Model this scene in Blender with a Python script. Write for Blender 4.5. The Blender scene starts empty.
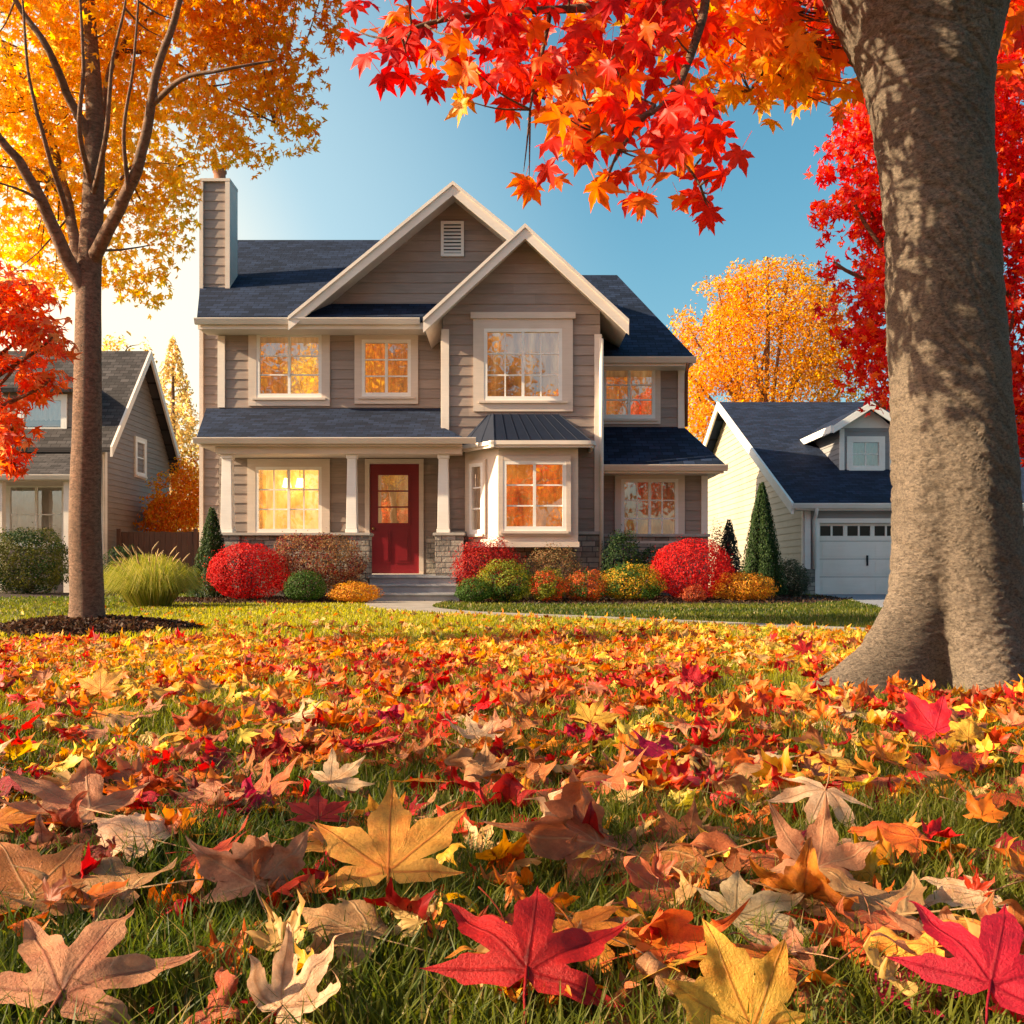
import bpy, bmesh, math, random
import numpy as np
from mathutils import Vector, Matrix, noise as mnoise
random.seed(7)
rng = np.random.default_rng(11)
SC = bpy.context.scene
COL = SC.collection
R = math.radians
F_PX, CAMZ, HZ = 1000.0, 0.55, 572.0
def PX(px, Y): return (px - 512.0) / F_PX * Y            # lateral position at depth Y
def PZ(py, Y): return CAMZ + (HZ - py) / F_PX * Y        # height at depth Y
def P3(px, py, Y): return (PX(px, Y), Y, PZ(py, Y))

# ------------------------------------------------------------------ camera
cam = bpy.data.cameras.new('camera'); co = bpy.data.objects.new('camera', cam); COL.objects.link(co)
cam.sensor_width = 36; cam.lens = 36 * F_PX / 1024; cam.shift_y = (HZ - 512) / 1024
cam.clip_start = 0.05; cam.clip_end = 3000
co.location = (0, 0, CAMZ); co.rotation_euler = (R(90), 0, 0)
SC.camera = co
SC.view_settings.view_transform = 'Standard'; SC.view_settings.look = 'None'
SC.view_settings.gamma = 1; SC.view_settings.exposure = 1.45
try:
    SC.cycles.use_denoising = True
    SC.cycles.max_bounces = 10; SC.cycles.diffuse_bounces = 5; SC.cycles.transparent_max_bounces = 12
    SC.cycles.transmission_bounces = 4; SC.cycles.glossy_bounces = 3
    SC.cycles.sample_clamp_indirect = 6
except Exception: pass

# ------------------------------------------------------------------ light
EL, AZ = R(27), R(9)
S = Vector((-math.cos(EL) * math.cos(AZ), -math.cos(EL) * math.sin(AZ), math.sin(EL)))
sl = bpy.data.lights.new('sun', 'SUN'); so = bpy.data.objects.new('sun', sl); COL.objects.link(so)
sl.energy = 5.0; sl.angle = R(0.6); sl.color = (1.0, 0.78, 0.50)
so.rotation_euler = S.to_track_quat('Z', 'Y').to_euler(); so.location = (-30, -8, 20)
W = bpy.data.worlds.new('World'); SC.world = W; W.use_nodes = True
nt = W.node_tree; bg = nt.nodes['Background']
sky = nt.nodes.new('ShaderNodeTexSky'); sky.sky_type = 'NISHITA'; sky.sun_disc = False
sky.sun_elevation = EL; sky.sun_rotation = math.atan2(S.x, S.y) % (2 * math.pi)
sky.air_density = 1.0; sky.dust_density = 3.0; sky.ozone_density = 1.0
hs = nt.nodes.new('ShaderNodeHueSaturation'); hs.inputs['Saturation'].default_value = 1.35; hs.inputs['Hue'].default_value = 0.468
nt.links.new(sky.outputs[0], hs.inputs['Color']); tcw = nt.nodes.new('ShaderNodeTexCoord'); dt = nt.nodes.new('ShaderNodeVectorMath'); dt.operation = 'DOT_PRODUCT'
nt.links.new(tcw.outputs['Generated'], dt.inputs[0]); dt.inputs[1].default_value = Vector((-0.55, 0.82, 0.13)).normalized()
mr = nt.nodes.new('ShaderNodeMapRange'); mr.interpolation_type = 'SMOOTHSTEP'; nt.links.new(dt.outputs['Value'], mr.inputs[0])
mr.inputs[1].default_value = 0.74; mr.inputs[2].default_value = 1.0; mr.inputs[3].default_value = 0.0; mr.inputs[4].default_value = 0.9
mxa = nt.nodes.new('ShaderNodeMix'); mxa.data_type = 'RGBA'; nt.links.new(mr.outputs[0], mxa.inputs[0]); nt.links.new(hs.outputs[0], mxa.inputs[6]); mxa.inputs[7].default_value = (3.3, 4.4, 4.8, 1)
mr2 = nt.nodes.new('ShaderNodeMapRange'); mr2.interpolation_type = 'SMOOTHSTEP'; nt.links.new(dt.outputs['Value'], mr2.inputs[0])
mr2.inputs[1].default_value = 0.90; mr2.inputs[2].default_value = 1.0; mr2.inputs[3].default_value = 0.0; mr2.inputs[4].default_value = 1.0
mxw = nt.nodes.new('ShaderNodeMix'); mxw.data_type = 'RGBA'; nt.links.new(mr2.outputs[0], mxw.inputs[0]); nt.links.new(mxa.outputs[2], mxw.inputs[6]); mxw.inputs[7].default_value = (8.0, 6.6, 4.6, 1)
nt.links.new(mxw.outputs[2], bg.inputs['Color']); bg.inputs['Strength'].default_value = 0.074

# ------------------------------------------------------------------ materials
def newmat(name):
    m = bpy.data.materials.new(name); m.use_nodes = True
    n = m.node_tree; b = n.nodes['Principled BSDF']
    return m, n, b
def nd(n, t, **kw):
    x = n.nodes.new(t)
    for k, v in kw.items():
        if k in x.inputs.keys(): x.inputs[k].default_value = v
        else: setattr(x, k, v)
    return x
def ramp(n, fac, stops):
    r = n.nodes.new('ShaderNodeValToRGB'); e = r.color_ramp.elements
    while len(e) < len(stops): e.new(0.5)
    for i, (p, c) in enumerate(stops):
        e[i].position = p; e[i].color = (*c, 1)
    n.links.new(fac, r.inputs[0]); return r.outputs[0]
def c3(c, k): return tuple(x * k for x in c)
def mixrgb(n, t, fac, a, b):
    x = n.nodes.new('ShaderNodeMix'); x.data_type = 'RGBA'; x.blend_type = t
    for s, v in ((x.inputs[0], fac), (x.inputs[6], a), (x.inputs[7], b)):
        if hasattr(v, 'links') or isinstance(v, bpy.types.NodeSocket): n.links.new(v, s)
        else: s.default_value = v if not isinstance(v, tuple) else (*v[:3], 1)
    return x.outputs[2]
def bump(n, b, h, strength, dist, prev=None):
    k = n.nodes.new('ShaderNodeBump'); k.inputs['Strength'].default_value = strength; k.inputs['Distance'].default_value = dist
    n.links.new(h, k.inputs['Height'])
    if prev is not None: n.links.new(prev, k.inputs['Normal'])
    if b is not None: n.links.new(k.outputs[0], b.inputs['Normal'])
    return k.outputs[0]
def coords(n, scale=(1, 1, 1), which='Object'):
    t = n.nodes.new('ShaderNodeTexCoord'); mp = n.nodes.new('ShaderNodeMapping'); mp.inputs['Scale'].default_value = scale
    n.links.new(t.outputs[which], mp.inputs[0]); return mp.outputs[0]
def noisetex(n, vec, scale, detail=4, rough=0.6, dist=0.0):
    t = n.nodes.new('ShaderNodeTexNoise'); n.links.new(vec, t.inputs['Vector'])
    t.inputs['Scale'].default_value = scale; t.inputs['Detail'].default_value = detail
    t.inputs['Roughness'].default_value = rough; t.inputs['Distortion'].default_value = dist
    return t.outputs['Fac']

def painted(name, col, var=0.12, rough=0.55, bumpy=0.15, stretch=(1, 1, 14), boards=0):
    m, n, b = newmat(name)
    a = noisetex(n, coords(n, stretch), 2.2, 5)
    w = noisetex(n, coords(n), 0.9, 4)
    c = ramp(n, a, [(0.3, c3(col, 1 - var)), (0.7, c3(col, 1 + var))])
    d = ramp(n, w, [(0.35, (0.86, 0.83, 0.8)), (0.62, (1, 1, 1))])
    c = mixrgb(n, 'MULTIPLY', 0.8, c, d)
    if boards:                                                # every board took the paint a little differently; butt joints every few metres
        sx = n.nodes.new('ShaderNodeSeparateXYZ'); n.links.new(coords(n), sx.inputs[0])
        dv = nd(n, 'ShaderNodeMath', operation='DIVIDE'); n.links.new(sx.outputs[2], dv.inputs[0]); dv.inputs[1].default_value = boards
        fl = nd(n, 'ShaderNodeMath', operation='FLOOR'); n.links.new(dv.outputs[0], fl.inputs[0])
        w1 = nd(n, 'ShaderNodeTexWhiteNoise', noise_dimensions='1D'); n.links.new(fl.outputs[0], w1.inputs['W'])
        xy = nd(n, 'ShaderNodeMath', operation='ADD'); n.links.new(sx.outputs[0], xy.inputs[0]); n.links.new(sx.outputs[1], xy.inputs[1])
        xs = nd(n, 'ShaderNodeMath', operation='MULTIPLY_ADD'); n.links.new(xy.outputs[0], xs.inputs[0]); xs.inputs[1].default_value = 0.42; n.links.new(w1.outputs['Value'], xs.inputs[2])
        xf = nd(n, 'ShaderNodeMath', operation='FLOOR'); n.links.new(xs.outputs[0], xf.inputs[0])
        cv = n.nodes.new('ShaderNodeCombineXYZ'); n.links.new(xf.outputs[0], cv.inputs[0]); n.links.new(fl.outputs[0], cv.inputs[1])
        w2 = nd(n, 'ShaderNodeTexWhiteNoise', noise_dimensions='2D'); n.links.new(cv.outputs[0], w2.inputs['Vector'])
        c = mixrgb(n, 'MULTIPLY', 1.0, c, ramp(n, w2.outputs['Value'], [(0, (0.84, 0.83, 0.83)), (1, (1.12, 1.09, 1.06))]))
    n.links.new(c, b.inputs['Base Color'])
    b.inputs['Roughness'].default_value = rough
    bump(n, b, noisetex(n, coords(n, (1, 1, 8)), 25, 4), bumpy, 0.006)
    return m
def flat(name, col, rough=0.5, metal=0.0):
    m, n, b = newmat(name)
    a = noisetex(n, coords(n), 9, 4)
    n.links.new(ramp(n, a, [(0.3, c3(col, 0.88)), (0.7, c3(col, 1.1))]), b.inputs['Base Color'])
    b.inputs['Roughness'].default_value = rough; b.inputs['Metallic'].default_value = metal
    return m
def shingles(name, col):
    m, n, b = newmat(name)
    uv = coords(n, (1, 1, 1), 'UV')
    br = nd(n, 'ShaderNodeTexBrick'); n.links.new(uv, br.inputs['Vector'])
    br.inputs['Scale'].default_value = 1.0; br.inputs['Brick Width'].default_value = 0.24; br.inputs['Row Height'].default_value = 0.13
    br.inputs['Mortar Size'].default_value = 0.008; br.inputs['Mortar Smooth'].default_value = 0.3; br.inputs['Bias'].default_value = -0.1
    br.offset = 0.5
    br.inputs['Color1'].default_value = (*c3(col, 0.75), 1); br.inputs['Color2'].default_value = (*c3(col, 1.7), 1); br.inputs['Mortar'].default_value = (*c3(col, 0.35), 1)
    g = noisetex(n, uv, 1.3, 6, 0.7)
    c = mixrgb(n, 'MULTIPLY', 0.7, br.outputs['Color'], ramp(n, g, [(0.3, (0.62, 0.62, 0.64)), (0.7, (1.25, 1.22, 1.2))]))
    n.links.new(c, b.inputs['Base Color']); b.inputs['Roughness'].default_value = 0.85
    # saw-tooth course height
    sx = n.nodes.new('ShaderNodeSeparateXYZ'); n.links.new(uv, sx.inputs[0])
    mt = nd(n, 'ShaderNodeMath', operation='DIVIDE'); n.links.new(sx.outputs[1], mt.inputs[0]); mt.inputs[1].default_value = 0.13
    fr = nd(n, 'ShaderNodeMath', operation='FRACT'); n.links.new(mt.outputs[0], fr.inputs[0])
    iv = nd(n, 'ShaderNodeMath', operation='SUBTRACT'); iv.inputs[0].default_value = 1.0; n.links.new(fr.outputs[0], iv.inputs[1])
    k = bump(n, None, iv.outputs[0], 0.9, 0.02)
    k = bump(n, None, br.outputs['Fac'], -0.6, 0.012, k)
    bump(n, b, noisetex(n, uv, 60, 3), 0.35, 0.006, k)
    return m
def stone(name, col=(0.30, 0.27, 0.235)):
    m, n, b = newmat(name)
    v = coords(n, (1, 1, 1)); nz = noisetex(n, v, 2.0, 3)
    sx = n.nodes.new('ShaderNodeSeparateXYZ'); n.links.new(v, sx.inputs[0])
    ad = nd(n, 'ShaderNodeMath', operation='ADD'); n.links.new(sx.outputs[0], ad.inputs[0]); n.links.new(sx.outputs[1], ad.inputs[1])
    cb = n.nodes.new('ShaderNodeCombineXYZ'); n.links.new(ad.outputs[0], cb.inputs[0]); n.links.new(sx.outputs[2], cb.inputs[1])
    br = nd(n, 'ShaderNodeTexBrick'); n.links.new(cb.outputs[0], br.inputs['Vector'])
    br.inputs['Scale'].default_value = 1; br.inputs['Brick Width'].default_value = 0.27; br.inputs['Row Height'].default_value = 0.105
    br.inputs['Mortar Size'].default_value = 0.009; br.squash = 0.7; br.squash_frequency = 3; br.offset = 0.37
    br.inputs['Color1'].default_value = (*c3(col, 0.55), 1); br.inputs['Color2'].default_value = (*c3(col, 1.4), 1); br.inputs['Mortar'].default_value = (0.10, 0.095, 0.09, 1)
    c = mixrgb(n, 'MULTIPLY', 0.8, br.outputs['Color'], ramp(n, noisetex(n, v, 8, 5), [(0.3, (0.6, 0.58, 0.58)), (0.7, (1.2, 1.15, 1.05))]))
    n.links.new(c, b.inputs['Base Color']); b.inputs['Roughness'].default_value = 0.9
    k = bump(n, None, br.outputs['Fac'], -1.0, 0.03); bump(n, b, noisetex(n, v, 22, 5), 0.7, 0.02, k)
    return m
def rough_ground(name, stops, scale, bscale, bdist, rough=0.95):
    m, n, b = newmat(name); v = coords(n)
    n.links.new(ramp(n, noisetex(n, v, scale, 8, 0.7), stops), b.inputs['Base Color'])
    b.inputs['Roughness'].default_value = rough
    bump(n, b, noisetex(n, v, bscale, 6, 0.7), 0.8, bdist)
    return m
def leafmat(name, trans=0.45, rough=0.45, vary=0.25, sat=1.0, spec=0.3):
    """one leaf colour per leaf from the 'col' attribute, let through by the sun"""
    m, n, b = newmat(name)
    at = nd(n, 'ShaderNodeAttribute', attribute_name='col')
    nz = noisetex(n, coords(n), 30, 3)
    c = mixrgb(n, 'MULTIPLY', 1.0, at.outputs['Color'], ramp(n, nz, [(0.3, (1 - vary,) * 3), (0.7, (1 + vary * 0.6,) * 3)]))
    n.links.new(c, b.inputs['Base Color']); b.inputs['Roughness'].default_value = rough
    b.inputs['Specular IOR Level'].default_value = spec
    tr = n.nodes.new('ShaderNodeBsdfTranslucent')
    hs = nd(n, 'ShaderNodeHueSaturation'); hs.inputs['Saturation'].default_value = 1.1; hs.inputs['Value'].default_value = 1.35
    n.links.new(c, hs.inputs['Color']); n.links.new(hs.outputs[0], tr.inputs['Color'])
    mx = n.nodes.new('ShaderNodeMixShader'); mx.inputs[0].default_value = trans
    n.links.new(b.outputs[0], mx.inputs[1]); n.links.new(tr.outputs[0], mx.inputs[2])
    n.links.new(mx.outputs[0], n.nodes['Material Output'].inputs['Surface'])
    return m
def big_leaf_mat(name, col, edge, vein, trans=0.3):
    """a fallen leaf: own colour, blotched by age, with palmate veins from the mesh's 'vein' attribute"""
    m, n, b = newmat(name)
    oi = n.nodes.new('ShaderNodeObjectInfo')
    v = coords(n)
    ad = nd(n, 'ShaderNodeVectorMath', operation='ADD'); n.links.new(v, ad.inputs[0])
    cb = n.nodes.new('ShaderNodeCombineXYZ'); 
    ms = nd(n, 'ShaderNodeMath', operation='MULTIPLY'); n.links.new(oi.outputs['Random'], ms.inputs[0]); ms.inputs[1].default_value = 50
    for i in range(3): n.links.new(ms.outputs[0], cb.inputs[i])
    n.links.new(cb.outputs[0], ad.inputs[1])
    nz = noisetex(n, ad.outputs[0], 3.2, 6, 0.65)
    c = ramp(n, nz, [(0.32, edge), (0.56, col), (0.75, c3(col, 1.12))])
    fine = noisetex(n, ad.outputs[0], 26, 4, 0.7)
    c = mixrgb(n, 'MULTIPLY', 0.7, c, ramp(n, fine, [(0.3, (0.72, 0.68, 0.66)), (0.65, (1.1, 1.1, 1.1))]))
    at = nd(n, 'ShaderNodeAttribute', attribute_name='vein')
    c = mixrgb(n, 'MIX', at.outputs['Fac'], c, vein)
    hs = nd(n, 'ShaderNodeHueSaturation'); n.links.new(c, hs.inputs['Color'])
    r1 = nd(n, 'ShaderNodeMapRange'); n.links.new(oi.outputs['Random'], r1.inputs[0]); r1.inputs[3].default_value = 0.485; r1.inputs[4].default_value = 0.515
    n.links.new(r1.outputs[0], hs.inputs['Hue'])
    r2 = nd(n, 'ShaderNodeMapRange'); n.links.new(oi.outputs['Random'], r2.inputs[0]); r2.inputs[3].default_value = 1.12; r2.inputs[4].default_value = 0.82
    n.links.new(r2.outputs[0], hs.inputs['Value'])
    n.links.new(hs.outputs[0], b.inputs['Base Color']); b.inputs['Roughness'].default_value = 0.5; b.inputs['Specular IOR Level'].default_value = 0.3
    k = bump(n, None, at.outputs['Fac'], 0.5, 0.012)
    bump(n, b, noisetex(n, ad.outputs[0], 40, 5, 0.7), 0.5, 0.01, k)
    tr = n.nodes.new('ShaderNodeBsdfTranslucent'); n.links.new(hs.outputs[0], tr.inputs['Color'])
    mx = n.nodes.new('ShaderNodeMixShader'); mx.inputs[0].default_value = trans
    n.links.new(b.outputs[0], mx.inputs[1]); n.links.new(tr.outputs[0], mx.inputs[2])
    n.links.new(mx.outputs[0], n.nodes['Material Output'].inputs['Surface'])
    return m
def bark(name, c0, c1, scale, squeeze, bdist):
    m, n, b = newmat(name)
    v = coords(n, (1, 1, squeeze))
    a = noisetex(n, v, scale, 8, 0.72, 0.6); big = noisetex(n, coords(n), 1.6, 5)
    f = noisetex(n, v, scale * 4.5, 5, 0.7)
    c = ramp(n, a, [(0.36, c0), (0.60, c1)])
    c = mixrgb(n, 'MULTIPLY', 0.7, c, ramp(n, big, [(0.35, (0.68, 0.66, 0.62)), (0.65, (1.15, 1.12, 1.08))]))
    n.links.new(c, b.inputs['Base Color']); b.inputs['Roughness'].default_value = 0.9
    k = bump(n, None, a, 1.0, bdist); bump(n, b, f, 0.9, bdist * 0.45, k)
    return m
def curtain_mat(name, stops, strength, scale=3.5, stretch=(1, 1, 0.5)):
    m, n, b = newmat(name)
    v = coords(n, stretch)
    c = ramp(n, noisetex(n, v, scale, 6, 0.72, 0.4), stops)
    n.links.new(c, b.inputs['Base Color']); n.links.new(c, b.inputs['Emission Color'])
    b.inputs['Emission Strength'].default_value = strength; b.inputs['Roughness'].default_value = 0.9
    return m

M = {}
M['siding'] = painted('taupe siding', (0.30, 0.242, 0.21), 0.14, boards=0.2)
M['trim'] = painted('beige trim', (0.66, 0.565, 0.485), 0.05)
M['cream'] = painted('cream trim', (0.79, 0.71, 0.63), 0.04)
M['white'] = painted('white paint', (0.86, 0.84, 0.80), 0.03)
M['shingle'] = shingles('slate shingles', (0.013, 0.021, 0.044))
M['shingle_brown'] = shingles('weathered brown shingles', (0.055, 0.050, 0.05))
M['metal_roof'] = flat('dark standing seam metal', (0.010, 0.015, 0.030), 0.55, 0.0)
M['stone'] = stone('ledge stone')
M['cap'] = flat('cut stone cap', (0.40, 0.37, 0.33), 0.85)
M['concrete'] = rough_ground('concrete', [(0.3, (0.24, 0.25, 0.27)), (0.7, (0.36, 0.37, 0.39))], 3, 40, 0.004)
M['asphalt'] = rough_ground('driveway', [(0.3, (0.13, 0.14, 0.17)), (0.7, (0.22, 0.23, 0.26))], 4, 60, 0.006)
M['path'] = rough_ground('path', [(0.3, (0.17, 0.145, 0.12)), (0.7, (0.30, 0.265, 0.23))], 3, 40, 0.004)
M['mulch'] = rough_ground('bark mulch', [(0.3, (0.012, 0.007, 0.005)), (0.55, (0.04, 0.022, 0.014)), (0.75, (0.09, 0.05, 0.03))], 30, 45, 0.06)
M['soil'] = rough_ground('lawn soil', [(0.3, (0.03, 0.035, 0.010)), (0.55, (0.055, 0.07, 0.016)), (0.75, (0.10, 0.10, 0.025))], 5, 40, 0.03)
M['door'] = painted('red door paint', (0.20, 0.006, 0.014), 0.08, 0.35, 0.05)
M['brass'] = flat('aged brass', (0.35, 0.22, 0.08), 0.35, 0.9)
M['copper'] = flat('copper pipe', (0.24, 0.10, 0.05), 0.5, 0.6)
M['terracotta'] = flat('terracotta', (0.25, 0.11, 0.06), 0.9)
M['dark'] = flat('dark interior', (0.012, 0.012, 0.014), 0.8)
M['fence'] = painted('stained fence boards', (0.13, 0.055, 0.03), 0.25, 0.8, 0.3, (14, 14, 1))
M['cream_siding'] = painted('cream siding', (0.44, 0.385, 0.29), 0.08)
M['grey_siding'] = painted('blue grey siding', (0.27, 0.27, 0.28), 0.10)
M['brown_siding'] = painted('brown shingle siding', (0.22, 0.165, 0.13), 0.2)
M['garage'] = painted('white garage door', (0.84, 0.79, 0.72), 0.03)
M['bark'] = bark('beech bark', (0.085, 0.068, 0.054), (0.36, 0.29, 0.22), 62, 1.9, 0.17)
M['bark_young'] = bark('young bark', (0.12, 0.068, 0.044), (0.36, 0.22, 0.145), 24, 2.0, 0.035)
M['bark_limb'] = bark('dark limb bark', (0.09, 0.05, 0.032), (0.24, 0.145, 0.095), 18, 2.2, 0.012)
M['twig'] = flat('twig', (0.055, 0.028, 0.022), 0.8)
M['leaf'] = leafmat('autumn foliage', 0.55)
M['leaf_thin'] = leafmat('sunlit yellow foliage', 0.72)
M['shrub'] = leafmat('shrub foliage', 0.30, 0.6, 0.3, 1.0, 0.15)
M['grass'] = leafmat('grass blades', 0.5, 0.45, 0.1, 1.0, 0.2)
M['litter'] = leafmat('fallen leaf litter', 0.35, 0.5, 0.3)
gold = [(0.30, (0.10, 0.035, 0.012)), (0.45, (0.42, 0.17, 0.035)), (0.58, (0.85, 0.42, 0.08)), (0.72, (1.0, 0.72, 0.32))]
M['gold'] = curtain_mat('gold reflection curtain', [(0.3, (0.10, 0.04, 0.015)), (0.5, (0.42, 0.2, 0.06)), (0.7, (0.75, 0.48, 0.2))], 0.26, 2.2, (1, 1, 0.15))  # mottled glow painted in for the golden trees mirrored in the panes
M['amber'] = curtain_mat('amber reflection curtain', [(0.3, (0.12, 0.04, 0.012)), (0.5, (0.55, 0.19, 0.035)), (0.7, (0.95, 0.42, 0.08))], 0.3, 2.5, (1, 1, 0.3))  # orange glow put into the fabric for mirrored autumn trees
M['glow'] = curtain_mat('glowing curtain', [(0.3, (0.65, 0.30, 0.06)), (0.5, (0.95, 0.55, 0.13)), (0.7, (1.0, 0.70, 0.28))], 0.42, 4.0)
M['brownglow'] = curtain_mat('brown reflection curtain', [(0.3, (0.05, 0.025, 0.014)), (0.5, (0.22, 0.09, 0.035)), (0.7, (0.5, 0.25, 0.08))], 0.2, 3.0, (1, 1, 0.3))  # brown mottling painted as tree reflections, with a weak glow
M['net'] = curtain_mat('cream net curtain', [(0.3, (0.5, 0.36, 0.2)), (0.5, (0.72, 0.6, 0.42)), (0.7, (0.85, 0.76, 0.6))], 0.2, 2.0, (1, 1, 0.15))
M['pale'] = curtain_mat('pale net curtain', [(0.3, (0.35, 0.31, 0.26)), (0.7, (0.6, 0.55, 0.47))], 0.0)
m, n, b = newmat('lit lamp shade'); b.inputs['Base Color'].default_value = (1, 0.8, 0.4, 1)
b.inputs['Emission Color'].default_value = (1, 0.72, 0.28, 1); b.inputs['Emission Strength'].default_value = 3.0; M['lamp'] = m
m, n, b = newmat('window glass')
tp = n.nodes.new('ShaderNodeBsdfTransparent'); gl = n.nodes.new('ShaderNodeBsdfGlossy'); gl.inputs['Roughness'].default_value = 0.015
tp.inputs['Color'].default_value = (0.93, 0.93, 0.93, 1)
gn = noisetex(n, coords(n), 1.6, 2); bk = n.nodes.new('ShaderNodeBump'); bk.inputs['Strength'].default_value = 0.15; bk.inputs['Distance'].default_value = 0.02
n.links.new(gn, bk.inputs['Height']); n.links.new(bk.outputs[0], gl.inputs['Normal'])
mx = n.nodes.new('ShaderNodeMixShader'); mx.inputs[0].default_value = 0.36
n.links.new(tp.outputs[0], mx.inputs[1]); n.links.new(gl.outputs[0], mx.inputs[2]); n.links.new(mx.outputs[0], n.nodes['Material Output'].inputs['Surface'])
M['glass'] = m
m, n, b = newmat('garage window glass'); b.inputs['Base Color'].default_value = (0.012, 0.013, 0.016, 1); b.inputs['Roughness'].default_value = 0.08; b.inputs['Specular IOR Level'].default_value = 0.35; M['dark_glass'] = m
M['metal_roof'].node_tree.nodes['Principled BSDF'].inputs['Specular IOR Level'].default_value = 0.15
for q_ in ('shingle', 'shingle_brown'): M[q_].node_tree.nodes['Principled BSDF'].inputs['Specular IOR Level'].default_value = 0.12

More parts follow.
